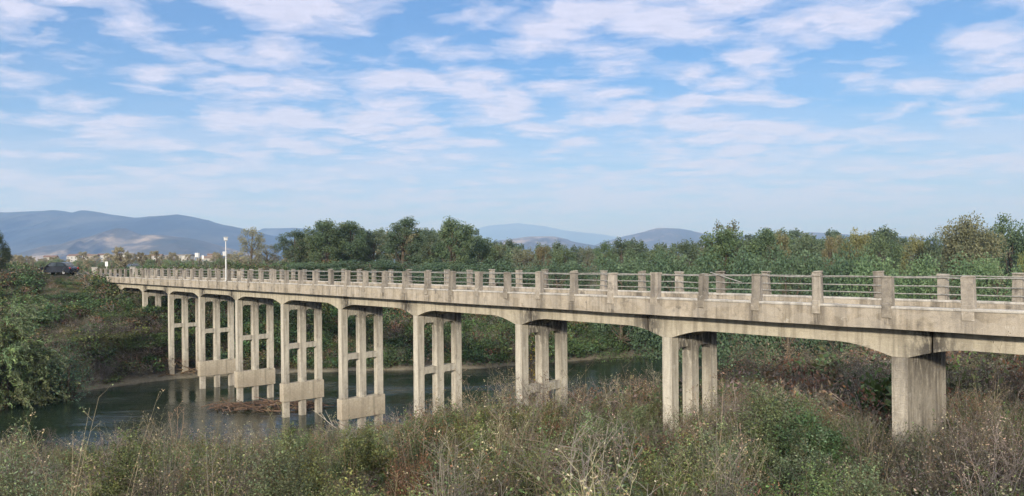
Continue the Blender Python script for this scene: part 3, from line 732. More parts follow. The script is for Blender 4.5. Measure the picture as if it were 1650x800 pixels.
# ------------------------------------------------------------------ single bushes
def bush(name,xp,ytop,wpx,Z,label,leaf,stem,group,n=1500,ls=.16,ncl=16,cat='bush',base=None,lw=.09,droop=False):
    thin=.38 if Z<35 else 1.0
    X=at(xp,Z); zb=float(ground(X,Z)); H=max(.8,zat(xp,ytop,Z)-zb); R=wpx/F*Z/2
    root=empty(name,(X,Z,zb),0,label,cat,group)
    st=Geo(); lf=Geo(); cs=[]
    if Z<35:
        ns=ncl*3; m=max(2,int(n*(1.0 if name=='dead_bush' else 2.3))//(ns*5)); c0=stem*.75
        for i in range(ns):
            a=rng.uniform(0,2*PI); q=math.sqrt(rng.uniform(0,1)); hh=H*rng.uniform(.4,1.08)*(1-.4*q*q)
            P=np.array([[math.cos(a)*R*q*(.25+.75*t)+rng.normal(0,.03*R),math.sin(a)*R*q*(.25+.75*t)+rng.normal(0,.03*R),hh*t-.06] for t in np.linspace(0,1,6)])
            st.tube(P,np.linspace(.008,.002,6)*(.6+.3*H),3,c0*rng.uniform(.7,1.3)); cl=leaf*rng.uniform(.65,1.35)*np.array([rng.uniform(.9,1.12),1,rng.uniform(.85,1.1)])
            for b in range(5):
                p0=along(P,rng.uniform(.2,.98,1))[0]; B=curve(p0,(math.cos(a)*.5+rng.normal(0,.6),math.sin(a)*.5+rng.normal(0,.6),rng.uniform(.3,1.1)),H*rng.uniform(.1,.26),4,.6,.3)
                st.tube(B,np.linspace(.004,.0012,4)*(.6+.3*H),3,c0)
                Q=along(B,rng.uniform(0,1,m))+rng.normal(0,.03*H,(m,3)); Q[:,2]=np.maximum(Q[:,2],.03)
                lf.leaves(Q,ls*rng.uniform(.6,1.4,m),lw*rng.uniform(.7,1.3,m),jit(cl,m,.22))
        st.build('stems',M_BARK,root); f=lf.build('foliage',M_LEAF,root); f.color=(1,1,1,1); return root
    for i in range(ncl):
        a=i*2.399+rng.normal(0,.4); r=R*math.sqrt((i+.5)/ncl)*.85; z=H*rng.uniform(.3,.88)*(1-.3*(r/R)**2); c=np.array([r*math.cos(a),r*math.sin(a),z]); cs.append(c)
        Pc=np.array([[c[0]*.06,c[1]*.06,-.15],[c[0]*.35,c[1]*.35,z*.55],[c[0]*.8,c[1]*.8,z*.93],c]); st.tube(Pc,np.array([.022,.016,.01,.005])*H*.8*thin,4,stem)
        for q in range(4):
            B=curve(along(Pc,rng.uniform(.4,.95,1))[0],rng.normal(0,.7,3)+np.array([0,0,.5]),H*rng.uniform(.15,.32),4,.5); st.tube(B,np.linspace(.006,.002,4)*H*.7*(thin+.1),3,stem)
    cs=np.array(cs); k=rng.integers(0,ncl,n); br=1+rng.normal(0,.18,ncl)
    sg=np.array([R*.2,R*.2,H*.13]); P=cs[k]+rng.normal(0,1,(n,3))*sg; P[:,2]=np.clip(P[:,2],.05,None)
    D=None
    if droop:
        D=np.c_[rng.normal(0,.35,(n,2)),np.full(n,-1.0)]
    lf.leaves(P,ls*rng.uniform(.6,1.4,n),lw*rng.uniform(.7,1.3,n),jit(leaf,n,.2)*br[k][:,None],D)
    st.build('stems',M_BARK,root); f=lf.build('foliage',M_LEAF,root); f.color=(1,1,1,1); return root
FB='bushes on the far bank'; NB='bushes on the near bank'; WB='bushes along the water under the bridge'
WIL=col(.098,.128,.064)
def spray_bush(name,xp,ytop,wpx,Z,label,leaf,stem,group,ns=80,nl=150,ls=.3,lw=.05,cat='bush'):
    X=at(xp,Z); zb=float(ground(X,Z)); H=zat(xp,ytop,Z)-zb; R=wpx/F*Z/2
    root=empty(name,(X,Z,zb),0,label,cat,group); st=Geo(); lf=Geo()
    for i in range(ns):
        a=rng.uniform(0,2*PI); q=rng.uniform(0,1)**.7; hh=H*rng.uniform(.45,1.0)*(1-.45*q*q); L=hh*1.1+R*q*.5
        P=[np.array([rng.normal(0,R*.12),rng.normal(0,R*.12),-.1])]
        for t in np.linspace(.2,1,6):
            P.append(np.array([math.cos(a)*R*q*t**1.5,math.sin(a)*R*q*t**1.5,hh*math.sin(min(t*1.75,PI*.62))])+rng.normal(0,.12,3))
        P=np.array(P); st.tube(P,np.linspace(.05,.008,7),4,stem)
        c=leaf*rng.uniform(.55,1.35)*np.array([rng.uniform(.85,1.15),1,rng.uniform(.8,1.1)])
        for b in range(5):
            p0=along(P,rng.uniform(.35,1,1))[0]; B=curve(p0,(math.cos(a)+rng.normal(0,.6),math.sin(a)+rng.normal(0,.6),rng.uniform(-.2,1.0)),H*rng.uniform(.12,.24),5,.5,1.4)
            st.tube(B,np.linspace(.012,.003,5),3,stem); m=nl//5; t=rng.uniform(.1,1,m); Q=along(B,t)+rng.normal(0,.11,(m,3)); Q[:,2]=np.maximum(Q[:,2],.05)
            d=np.gradient(B,axis=0)[np.clip((t*4).astype(int),0,4)]; d=d/(np.linalg.norm(d,axis=1)[:,None]+1e-9)+rng.normal(0,.5,(m,3))
            lf.leaves(Q,ls*rng.uniform(.6,1.4,m),lw*rng.uniform(.7,1.3,m),jit(c,m,.18),d)
    st.build('stems',M_BARK,root); f=lf.build('foliage',M_LEAF,root); f.color=(1,1,1,1); return root
spray_bush('willow_bush',2,464,120,70,'big bright green willow bush with arching shoots leaning over the water at the picture edge',WIL*1.5,col(.15,.125,.09),FB,95,300,.32,.085)
spray_bush('willow_bush',66,545,84,72,'lower feathery willow bush spreading to the shore below the big one',WIL*1.3,col(.15,.125,.09),FB,60,240,.3,.08)
spray_bush('willow_bush',40,520,80,73,'middle willow bush with yellow-green shoots between the big one and the feathery one',WIL*1.65,col(.15,.125,.09),FB,50,220,.3,.08)
bush('bush',105,560,70,73,'blue-green feathery bush at the foot of the bank beside the willow',col(.06,.11,.07),DARKTWIG,FB,4200,.24,20,lw=.06)
bush('bush',215,545,110,87,'fresh green bush above the shore near the first water pier',GREEN*1.1,DARKTWIG,FB,2200,.2,18)
bush('bush',150,472,110,100,'ivy-dark green bush under the end of the bridge rail',DKGREEN*1.1,DARKTWIG,FB,2200,.24,18)
bush('bush',90,480,120,98,'dark green bush below the parked car',DKGREEN*1.2,DARKTWIG,FB,2200,.24,18)
bush('bush',205,500,90,92,'green bush between the bank and the shortest piers',GREEN*.9,DARKTWIG,FB,1600,.22,14)
bush('dead_bush',165,520,130,86,'grey leafless bramble mass in the middle of the far slope',col(.085,.072,.066),GREYTWIG*.6,FB,1500,.14,18)
bush('dead_bush',270,575,70,88,'rust-brown dry bush on the shore beside the first water pier',RUST*1.1,GREYTWIG*.7,FB,900,.16,10)
bush('bush',860,510,110,101,'green bush overhanging the water behind the second-widest span',GREEN,DARKTWIG,WB,2000,.22,16)
bush('bush',960,520,130,106,'large dark green bush overhanging the water, nearest the dry terrace',DKGREEN*1.3,DARKTWIG,WB,2600,.24,18)
bush('bush',1030,535,90,108,'dark green bush where the water passes out of sight',DKGREEN,DARKTWIG,WB,1600,.24,14)
bush('bush',800,520,80,101,'light green bush beside the tall open pier over the water',GREEN*1.3,DARKTWIG,WB,1500,.2,14)
bush('dead_bush',700,540,110,97,'brown bare bush mass seen through the openings of the shore pier',BROWN*.8,GREYTWIG*.5,WB,1200,.15,14)
bush('dead_bush',630,530,90,98,'grey-brown dry bush behind the tallest footed pier',col(.09,.078,.062),GREYTWIG*.5,WB,1100,.15,14)
bush('yellow_bush',852,535,42,70,'yellow-leaved bush glimpsed between the columns of the shore pier',col(.30,.23,.035),DARKTWIG,WB,900,.2,10)
bush('bush',1235,612,130,23,'tall green bush standing by the three-column pier on the near bank',col(.09,.118,.06),BROWN,NB,12000,.08,26,lw=.038)
bush('bush',1310,650,110,20,'dark green bush next to the solid wall pier',DKGREEN*1.5,BROWN,NB,9000,.075,22,lw=.04)
bush('bush',865,645,90,34,'olive bush at the foot of the two-opening pier',OLIVE,RUST,NB,6000,.08,18,lw=.045)
bush('bush',450,690,90,16,'grey-green bush at the water end of the near bank',GREY_GREEN,BROWN,NB,7000,.06,20,lw=.03)
bush('dead_bush',890,655,60,30,'rusty red dry shrub beside the olive bush',RUST,RUST,NB,1500,.06,14,lw=.035)
bush('bush',800,690,150,19,'mixed olive and brown bush in the middle of the near bank',OLIVE*1.1,BROWN,NB,8000,.06,22,lw=.032)
bush('dead_bush',720,672,70,13.5,'pale grey twiggy shrub with few leaves in front of the shore pier',GREY_GREEN*1.4,GREYTWIG,NB,420,.045,20,lw=.025)
bush('dead_bush',1160,700,110,13.5,'grey brushy shrub below the three-column pier',GREY_GREEN*1.3,GREYTWIG*.9,NB,900,.045,22,lw=.025)
bush('dead_bush',1590,610,150,17,'pinkish bare twigs rising beside the solid wall pier',PINKTWIG*.9,PINKTWIG*.75,NB,900,.05,22,lw=.025)
bush('dead_bush',1400,640,120,21,'tangle of bare arching twigs before the solid wall pier',BROWN*1.3,GREYTWIG*.65,NB,900,.05,20,lw=.025)
bush('dead_bush',1500,700,140,15,'brown dry shrub hiding the base of the solid wall pier',PINKTWIG*.8,PINKTWIG*.8,NB,1600,.05,20,lw=.03)

for a in (('bush',262,552,70,90,'second fresh green bush nearer the first water pier',GREEN*1.35,DARKTWIG,FB,2600,.2,16),
  ('bush',180,560,80,86,'olive bush low on the far slope above the pale shore',OLIVE*1.2,DARKTWIG,FB,2200,.2,14),
  ('bush',120,520,90,93,'broad green bush in the middle of the far slope',GREEN*1.2,DARKTWIG,FB,3000,.22,18),
  ('bush',235,520,70,95,'green bush beneath the shortest piers',GREEN*1.3,DARKTWIG,FB,2400,.22,14),
  ('bush',60,500,100,88,'dark bush behind the big willow bush',DKGREEN*1.5,DARKTWIG,FB,2600,.24,16),
  ('bush',1000,560,110,100,'green bush trailing into the water behind the dry bank',GREEN*1.1,DARKTWIG,WB,2600,.22,16),
  ('bush',920,545,100,100,'green bank bush low over the water beyond the shore pier',GREEN*1.3,DARKTWIG,WB,2600,.2,16),
  ('dead_bush',1225,548,130,58,'tall grey-brown scrub behind the span after the three-column pier',BROWN*1.35,PINKTWIG*.7,'scrub on the dry terrace',2600,.14,22),
  ('dead_bush',1330,552,140,52,'warm brown scrub in the middle of the widest span',BROWN*1.3,PINKTWIG*.7,'scrub on the dry terrace',2600,.13,22),
  ('dead_bush',1400,565,110,44,'pale brown tangled scrub touching the solid wall pier',PINKTWIG*.9,PINKTWIG*.8,'scrub on the dry terrace',2000,.11,20),
  ('dead_bush',1585,575,150,40,'grey-brown tangled scrub beyond the solid wall pier',BROWN*1.2,GREYTWIG*.8,'scrub on the dry terrace',2200,.11,22),
  ('dead_bush',1180,575,90,52,'red-leaved scrub right behind the three-column pier',RUST*1.15,PINKTWIG*.6,'scrub on the dry terrace',1800,.12,16),
  ('bush',960,672,110,26,'grey-green shrub in front of the gap between two piers',GREY_GREEN*1.3,BROWN,NB,6000,.07,20),
  ('bush',1085,690,120,16,'leafy olive shrub in front of the three-column pier',OLIVE*1.3,BROWN,NB,7000,.055,20),
  ('bush',560,715,130,13,'low olive and straw shrub near the footed piers',OLIVE*1.4,BROWN,NB,6000,.05,20),
  ('bush',330,735,120,13,'dark weedy shrub before the reflections of the piers',OLIVE*.9,BROWN,NB,6000,.05,18),
  ('bush',90,735,130,12,'grey-green weedy shrub under the tall pale weeds',GREY_GREEN*1.2,BROWN,NB,6000,.05,18),
  ('bush',940,735,150,11,'straw-tipped shrub low in the middle of the near bank',OLIVE*1.5,TAN,NB,6500,.045,20),
  ('bush',1290,745,150,11,'green weedy shrub low before the wall pier',GREEN*1.5,BROWN,NB,6500,.045,20),
  ('bush',200,700,110,21,'dark olive shrub at the water edge before the driftwood',OLIVE,DARKTWIG,NB,6000,.07,18),
  ('bush',1020,650,70,30,'grey-green bush on the water side of the three-column pier foot',GREY_GREEN*1.2,BROWN,NB,5000,.08,16),
  ('bush',760,655,100,30,'olive-brown bush hiding the feet of the shore pier',OLIVE*1.2,RUST,NB,6000,.08,18),
  ('dead_bush',1120,655,80,25,'brown dry shrub at the foot of the three-column pier',BROWN*1.4,GREYTWIG*.7,NB,3500,.06,16),
  ('bush',1380,720,110,14,'leafy grey-green shrub below the wall pier',GREY_GREEN*1.3,BROWN,NB,6000,.05,18),
  ('dead_bush',1640,640,130,16,'pinkish dry brush at the picture edge beside the wall pier',PINKTWIG,PINKTWIG*.7,NB,4500,.05,20),
  ('bush',640,745,130,10,'low olive shrub with pale leaf tips at the picture foot',OLIVE*1.5,BROWN,NB,6000,.045,18),
  ('dead_bush',820,740,110,10.5,'low brown shrub at the picture foot amid olive shrubs',BROWN*1.5,BROWN,NB,4000,.04,18),
  ('bush',585,684,100,26,'olive shrub covering the piles of the footed pier nearest the shore',OLIVE*1.1,BROWN,NB,6000,.075,18),
  ('bush',1140,672,90,21,'leafy grey-green shrub hugging the three-column pier foot',GREY_GREEN*1.15,BROWN,NB,6500,.07,18),
  ('bush',1300,690,110,17,'blue-green weedy shrub between the tall green bush and the wall pier',col(.085,.112,.062),BROWN,NB,6500,.06,20),
  ('dead_bush',380,668,110,21,'brown twiggy shrub rising against the water before the driftwood',BROWN*1.2,GREYTWIG*.6,NB,3500,.06,20),
  ('dead_bush',250,690,100,19,'grey-brown twiggy shrub at the water side of the near bank',BROWN*1.35,GREYTWIG*.6,NB,3000,.055,18),
  ('bush',30,690,110,16,'leafy grey-green shrub beneath the willow at the picture edge',GREY_GREEN*1.2,BROWN,NB,6000,.055,18),
  ('bush',480,680,110,22,'olive-green shrub in front of the footed piers',OLIVE*1.1,BROWN,NB,6000,.07,18),
  ('dead_bush',660,700,90,20,'rusty dry shrub at the foot of the shore pier',RUST*1.2,RUST,NB,2600,.05,16)):
    bush(*a[:8],a[8],n=a[9],ls=a[10],ncl=a[11],lw=a[10]*.52)

# single tall stalks on the near bank
def stalk(xp,ytop,Z,label,c,seedc,ns=3,nb=14):
    X=at(xp,Z); zb=float(ground(X,Z)); H=zat(xp,ytop,Z)-zb
    V,Q,C=dry_stalk(c,max(H,1.0)/1.0,ns,nb,True,seedc); V=V.copy()
    root=mesh_obj('dry_stalk',V,Q,M_WEED,None,C); root.location=(X,Z,zb); tag(root,label,'dry weed','tall dry weeds on the near bank')
for a in ((22,648,11,'tall pale dry weed at the picture edge in front of the willow',STRAW*.9,STRAW),(60,668,12,'leaning straw weed beside the tallest one at the picture edge',STRAW,GREY_GREEN*1.6),(142,640,13,'slim dry weed with pale tips standing against the water',TAN,STRAW),
  (150,690,10,'short straw weed below the slim one against the water',STRAW,STRAW),(300,668,13,'brown weed standing before the reflections of the piers',BROWN*1.3,TAN),(340,680,11,'grey weed beside the brown weed before the reflections',GREYTWIG,TAN),
  (600,700,12,'straw weed in the middle of the near bank below the footed piers',STRAW,STRAW),(1010,690,12,'thin straw weed below the gap between two piers',STRAW,TAN),(1150,660,15,'grey weed in front of the three-column pier',GREYTWIG,STRAW),(1555,560,14,'thin dark sapling weed in front of the shaded wall pier side',BROWN,BROWN),(1620,600,14,'pinkish tall weed at the edge beyond the wall pier',PINKTWIG,PINKTWIG)):
    stalk(*a)

# driftwood left at the piers and on the shore
def driftwood(X,Y,R,n,label,c,zz=.1):
    g=Geo()
    for i in range(n):
        a=rng.uniform(0,2*PI); r=R*math.sqrt(rng.uniform(0,1)); L=rng.uniform(.8,3.0); b=rng.uniform(0,2*PI)
        p=np.array([r*math.cos(a)*1.5,r*math.sin(a)*.7,zz+rng.uniform(0,.7)*(1-r/R)]); P=curve(p-np.array([math.cos(b),math.sin(b),0])*L/2,(math.cos(b),math.sin(b),rng.normal(0,.18)),L,5,.5)
        g.tube(P,np.linspace(.05,.015,5)*rng.uniform(.5,1.4),4,c*rng.uniform(.6,1.3),True)
    o=g.build('driftwood',M_BARK); o.location=(X,Y,0); tag(o,label,'driftwood','driftwood heaps by the piers'); return o
px,py=bw(55,-2.2); driftwood(px-1,py-1,3.4,190,'reddish brown driftwood raft caught between two footed piers in the water',col(.13,.085,.06))
px,py=bw(36,-1); driftwood(px,py+.5,2.4,60,'scattered driftwood sticks by the foot of the shore pier',col(.17,.12,.09),.6)
px,py=bw(79,1.0); driftwood(px,py+2.6,2.6,90,'brown driftwood heap on the far shore beside the first water pier',col(.17,.12,.075),.4)
g=Geo(); P=curve((0,0,0),(-.8,.25,.55),4.5,7,.35); g.tube(P,np.linspace(.05,.012,7),5,GREYTWIG*1.5)
for t in (.4,.6,.75): g.tube(curve(along(P,np.array([t]))[0],(-.5,.1,.8),1.2,4,.4),np.linspace(.025,.008,4),4,GREYTWIG*1.5)
o=g.build('dead_branch',M_BARK); X,Y=bw(33,2.2); o.location=(X,Y,float(ground(X,Y))); tag(o,'bleached dead branch sticking out over the water beside the shore pier','branch')
# ------------------------------------------------------------------ white pole on the parapet
sp_=s_px(364,.6); X,Y=bw(sp_,.6)
Zp=Y; zt=zat(361,383,Zp)
pole=empty('signal_pole',(X,Y,ZF1+.05),BANG,'thin white pole with small boxes standing on the near parapet','pole')
hh=zt-ZF1-.05
g=Geo(); g.tube([(0,0,0),(0,0,hh*.5)],.065,8,None,True); g.build('pole',M_WHITE,pole,True)
g=Geo(); g.tube([(0,0,hh*.5),(0,0,hh-.25)],.042,8,None,True); g.build('mast',M_WHITE,pole,True)
g=Geo(); g.box(-.2,.2,-.2,.2,0,.03); g.build('base_plate',M_WHITE,pole)
g=Geo(); g.box(.05,.4,-.16,.16,hh-1.75,hh-1.35); soften(g.build('sensor_box',M_WHITE,pole),.02)
g=Geo(); g.box(-.14,.14,-.14,.14,hh-.3,hh); g.box(-.2,.2,-.2,.2,hh,hh+.04); soften(g.build('sensor_head',M_WHITE,pole),.02)

# ------------------------------------------------------------------ car
M_CAR=plain('dark_car_paint',(.018,.022,.032),.25,.6,.2,.1,2); M_GLASS=plain('dark_glass',(.03,.04,.05),.06,.6,0,.05,1); M_TYRE=plain('tyre_rubber',(.02,.02,.02),.9,.1,0,.2,6); M_RIM=plain('alloy',(.45,.46,.48),.35,.5,.7,.1,6); M_LAMP=plain('lamp_plastic',(.6,.6,.58),.2,.5,0,.05,4); M_RED=plain('red_lamp',(.35,.02,.02),.25,.5,0,.05,4)
def car(loc,rz,label,scale=1.0):
    r=empty('parked_car',loc,rz,label,'car'); r.scale=(scale,)*3
    prof=[(-2.25,.45),(-2.3,.75),(-2.2,1.0),(-1.95,1.1),(-1.75,1.12),(-1.35,1.58),(-.9,1.68),(.2,1.70),(.65,1.62),(1.25,1.12),(1.9,1.0),(2.22,.85),(2.3,.6),(2.22,.4)]
    def half(zz): return .9 if zz<1.0 else .9-.16*(zz-1.0)/.7
    top=[(x,z) for x,z in prof]; n=len(top); g=Geo()
    V=[]; 
    for x,z in top: V+=[(x,-half(z),z),(x,half(z),z),(x,-half(min(z,.95)),.35),(x,half(min(z,.95)),.35)]
    V=np.array(V); Q=[]
    for i in range(n-1):
        a=4*i;b=4*i+4
        Q+=[(a,b,b+1,a+1),(a+2,b+2,b,a),(a+1,b+1,b+3,a+3),(a+3,b+3,b+2,a+2)]
    Q+=[(0,1,3,2),(4*n-4,4*n-2,4*n-1,4*n-3)]
    g.add(V,Q); soften(g.build('body',M_CAR,r,False),.05,2)
    for sgn in(-1,1):
        for xs in ([(-1.62,1.14),(-1.28,1.52),(-.45,1.58),(-.45,1.14)],[(-.38,1.14),(-.38,1.58),(.22,1.60),(1.05,1.14)]):
            g=Geo(); W=[(x,sgn*(half(z)+.012),z) for x,z in xs]; g.add(W,[(0,1,2,3) if sgn>0 else (3,2,1,0)]); 
            me=g.build('side_window',M_GLASS,r); m=me.modifiers.new('thick','SOLIDIFY'); m.thickness=.012; m.offset=1
        g=Geo(); g.box(1.95,2.2,sgn*.78-.14,sgn*.78+.14,.78,.92); soften(g.build('headlight',M_LAMP,r),.02)
        g=Geo(); g.box(-2.31,-2.15,sgn*.76-.13,sgn*.76+.13,.8,1.0); soften(g.build('tail_light',M_RED,r),.02)
        g=Geo(); g.box(.75,.95,sgn*1.0-.09,sgn*1.0+.09,1.12,1.24); soften(g.build('mirror',M_CAR,r),.03)
        for xw in(-1.4,1.42):
            w=empty('wheel',(0,0,0)); w.parent=r; w.location=(xw,sgn*.82,.34); KIDS.setdefault(r.name,[]).append(w)
            g=Geo(); th=np.arange(21)*2*PI/20
            g.tube(np.c_[.27*np.cos(th),th*0,.27*np.sin(th)],.085,6); g.build('tyre',M_TYRE,w,True)
            g=Geo(); g.tube([(0,sgn*-.06,0),(0,sgn*.07,0)],.2,8,None,True); g.build('rim',M_RIM,w)
    for xa,za,xb,zb2,nm in ((.69,1.60,1.2,1.17,'windscreen'),(-1.72,1.17,-1.38,1.56,'rear_window')):
        g=Geo(); q=[(xa,-half(za)+.1,za),(xa,half(za)-.1,za),(xb,half(zb2)-.06,zb2),(xb,-half(zb2)+.06,zb2)]; nrm=np.array([.03 if xa>0 else -.03,0,.03]); g.add(np.array(q)+nrm,[(0,3,2,1)]); me=g.build(nm,M_GLASS,r); m=me.modifiers.new('thick','SOLIDIFY'); m.thickness=.01
    return r
X=at(94,112); car((X,112,zat(94,443.5,112)),PI-.12,'dark blue-black car parked side-on at the top of the far bank',1.12)
X=at(214,150); car((X,150,float(ground(X,150))+.1),BANG+.1,'small dark car on the road past the far end of the bridge',1.0)

# ------------------------------------------------------------------ town on the plain
HOUSEW=[(.36,.345,.315),(.32,.29,.25),(.42,.41,.395),(.29,.265,.24)]; HOUSER=[(.17,.11,.085),(.17,.155,.145),(.19,.135,.10)]
M_HW=[plain('house_wall_paint',c,.9,.2,0,.12,.4) for c in HOUSEW]; M_HR=[plain('roof_tiles',c,.9,.2,0,.3,1.5) for c in HOUSER]; M_WIN=plain('window_glass',(.05,.06,.07),.15,.5,0,.1,1); M_DOOR=plain('door_wood',(.12,.075,.05),.7,.3,0,.2,2)
def house(X,Y,rz,w,d,h,rh,iw,ir,label,name='house'):
    r=empty(name,(X,Y,float(ground(X,Y))-.2),rz,label,'house','houses of the town on the plain')
    g=Geo(); g.box(-w/2,w/2,-d/2,d/2,0,h); g.build('wall',M_HW[iw],r)
    g=Geo(); e=.5
    V=[(-w/2-e,-d/2-e,h),(w/2+e,-d/2-e,h),(w/2+e,d/2+e,h),(-w/2-e,d/2+e,h),(-w/2-e,0,h+rh),(w/2+e,0,h+rh)]
    g.add(V,[(0,1,5,4),(2,3,4,5),(0,4,3,3),(1,2,5,5),(3,2,1,0)]); g.build('roof',M_HR[ir],r)
    nfl=max(1,int(h//2.8))
    for f in range(nfl):
        for xx in np.linspace(-w/2+1.6,w/2-1.6,3):
            g=Geo(); g.box(xx-.6,xx+.6,-d/2-.05,-d/2+.1,f*2.8+1.0,f*2.8+2.4); g.build('window',M_WIN,r)
    g=Geo(); g.box(-w/2+.4+w*.25,-w/2+1.4+w*.25,-d/2-.06,-d/2+.1,.2,2.3); g.build('door',M_DOOR,r)
    return r
HS=[(82,412,760,11,6.0,1.8,0,0,'pale house above the parked car, outermost of the town'),(120,410,820,12,6.5,2,2,0,'white house with red roof midway along the town below the hill'),(134,409,880,14,6.5,2,0,1,'long cream house with grey roof below the hill'),
 (150,410,780,10,6.2,1.8,1,2,'tan house with orange roof above the end of the bridge rail'),(167,409,900,12,6.8,2,2,0,'white house directly below the hill top'),(182,410,840,11,6.2,1.6,3,1,'dull grey-roofed house below the hill top'),
 (205,408,900,16,6.8,2,2,1,'wide white house under the bare patch of the hill'),(232,411,760,10,6,1.8,0,0,'cream red-roofed house between bare trees'),(252,410,800,13,6.4,2,2,2,'white orange-roofed house right of the bare patch of the hill'),(276,411,860,16,6.0,2,1,1,'long tan house beyond the flat canopy'),
 (296,410,800,22,5.8,1.4,2,1,'long white building with grey roof beyond the flat canopy'),(345,409,700,10,6.2,1.8,2,0,'white house just before the white pole'),(335,413,620,9,5.8,1.8,0,2,'cream orange-roofed house beside the white post')]
for xp,yt,Z,w,h,rh,iw,ir,lab in HS:
    X=at(xp,Z); zb=float(ground(X,Z))-.2; hh2=max(4.5,zat(xp,yt,Z)-zb-rh); house(X,Z,random.uniform(-.35,.35),w,8,hh2,rh,iw,ir,lab)
# flat canopy, tank and white post past the bridge end
Z=190; X=at(302,Z); zb=float(ground(X,Z)); zt=zat(302,429,Z); r=empty('canopy',(X,Z,zb),0,'low flat grey canopy on posts behind the rail before the white pole','canopy')
M_SHED=plain('grey_sheet',(.42,.41,.40),.7,.3,0,.15,1)
g=Geo(); g.box(-5.4,5.4,-2.5,2.5,zt-zb-.22,zt-zb); soften(g.build('roof',M_SHED,r),.03)
for xx in (-5,-1.7,1.7,5):
    for yy in (-2.2,2.2):
        g=Geo(); g.box(xx-.09,xx+.09,yy-.09,yy+.09,-.3,zt-zb-.222); g.build('post',M_SHED,r)
Z=260; X=at(318,Z); zb=float(ground(X,Z)); zt=zat(318,408,Z); r=empty('water_tank',(X,Z,zb),0,'white tank raised on a steel frame above the canopy','tank')
g=Geo(); g.tube([(0,0,zt-zb-1.5),(0,0,zt-zb)],.85,8,None,True); g.build('tank',M_WHITE,r)
for xx in(-.6,.6):
    for yy in(-.6,.6): g=Geo(); g.box(xx-.06,xx+.06,yy-.06,yy+.06,-.2,zt-zb-1.502); g.build('leg',M_SHED,r)
for xp,y0,y1,Z,lab in ((172,431,422,160,'short white marker post behind the first rail bays of the far end'),(327,424,412,230,'white signboard on a post beside the raised tank')):
    X=at(xp,Z); zb=float(ground(X,Z)); zt=zat(xp,y1,Z); r=empty('sign_post',(X,Z,zb),0,lab,'sign')
    g=Geo(); g.tube([(0,0,-.2),(0,0,zt-zb-.4)],.07,8,None,True); g.build('post',M_SHED,r)
    g=Geo(); g.box(-.3,.3,-.11,-.075,zt-zb-1.0,zt-zb); g.build('panel',M_WHITE,r)

# ------------------------------------------------------------------ hills and mountains
def hill_mat(name,c1,c2,c3,sc):
    m,nt,out=new_mat(name); g=nt.nodes.new('ShaderNodeNewGeometry'); v=g.outputs['Position']
    n=noise(nt,v,sc,9,.62); n2=noise(nt,mapping(nt,v,(1,1,3)),sc*4,6,.6)
    f=math_(nt,'ADD',math_(nt,'MULTIPLY',n.outputs[0],.7),math_(nt,'MULTIPLY',n2.outputs[0],.3))
    c=ramp(nt,f,[(.36,c1),(.5,c2),(.62,c3)]).outputs[0]; principled(nt,out,c,1.0,.05); return m
def ridge(name,pts,depth,mat,seed,rough=.10,zbase=4.0,nu=160,nv=40):
    """a range seen across: crest given by photo directions at its real distance; slopes fall to both sides with spurs"""
    r=np.random.default_rng(seed); pts=np.array(pts,float)   # (x px, y px, Z)
    X=at(pts[:,0],pts[:,2]); Y=pts[:,2]; Hh=np.array([zat(a,b,c) for a,b,c in pts])-zbase
    t=np.linspace(0,1,nu); tt=np.linspace(0,1,len(pts)); cx=np.interp(t,tt,X); cy=np.interp(t,tt,Y)
    hh=np.interp(t,tt,Hh); ker=np.hanning(7); ker/=ker.sum(); hh=np.convolve(np.pad(hh,3,'edge'),ker,'valid')
    v=np.linspace(-1,1,nv); TT,VV=np.meshgrid(t,v,indexing='ij')
    W=np.zeros_like(TT); L=abs(X[-1]-X[0])
    for i in range(9):
        f=2**(i*.55); W+=np.sin(TT*L/depth*f*5+r.uniform(0,6)+VV*f*r.normal(0,1.4)+r.normal(0,.6)*np.sin(VV*f*3))*f**-.95
    prof=(1-np.abs(VV)**1.15); z=zbase+hh[:,None]*prof*(1+rough*W*np.clip(np.abs(VV)*1.8-.12,0,1))*1.0
    z=np.where(np.abs(VV)>.985,zbase-12,z); z=np.where((TT<.004)|(TT>.996),zbase-12,z)
    Vt=np.stack([np.repeat(cx[:,None],nv,1)+W*depth*.02,np.repeat(cy[:,None],nv,1)+VV*depth,z],-1).reshape(-1,3)
    I=np.arange(nu*nv).reshape(nu,nv)
    return tag(mesh_obj(name,Vt,np.stack([I[:-1,:-1],I[1:,:-1],I[1:,1:],I[:-1,1:]],-1).reshape(-1,4),mat,None,None,True),kind='structure')
MH=hill_mat('mountain_slopes',(.010,.016,.017),(.018,.024,.022),(.06,.06,.05),.0011)
MH2=hill_mat('hill_slopes',(.035,.042,.03),(.065,.06,.045),(.30,.24,.18),.0022)
ridge('mountains',[(-420,430,8000),(-260,352,8000),(-100,340,8000),(20,342,8000),(60,340,7800),(95,338,7800),(125,343,7800),(150,338,7800),(180,345,7700),(215,351,7700),(250,348,7700),(280,345,7700),(320,350,7600),(360,358,7500),(400,368,7500),(450,385,7500),(500,415,7500)],2200,MH,4,.13)
ridge('mountains',[(380,425,10500),(430,368,10500),(480,367,10500),(540,372,10500),(600,376,10500),(660,380,10500),(720,392,10500),(760,420,10500)],1800,MH,6,.2)
ridge('hills',[(20,425,5200),(75,406,5200),(110,395,5200),(150,383,5200),(185,368,5200),(205,367,5200),(230,378,5200),(270,379,5200),(310,385,5200),(350,395,5200),(400,408,5200),(440,424,5200)],900,MH2,9,.24)
ridge('mountains',[(650,430,24000),(730,378,24000),(790,363,24000),(835,359,24000),(875,364,24000),(920,372,24000),(970,378,24000),(1010,384,24000),(1060,392,24000),(1120,425,24000)],2000,MH,14,.18)
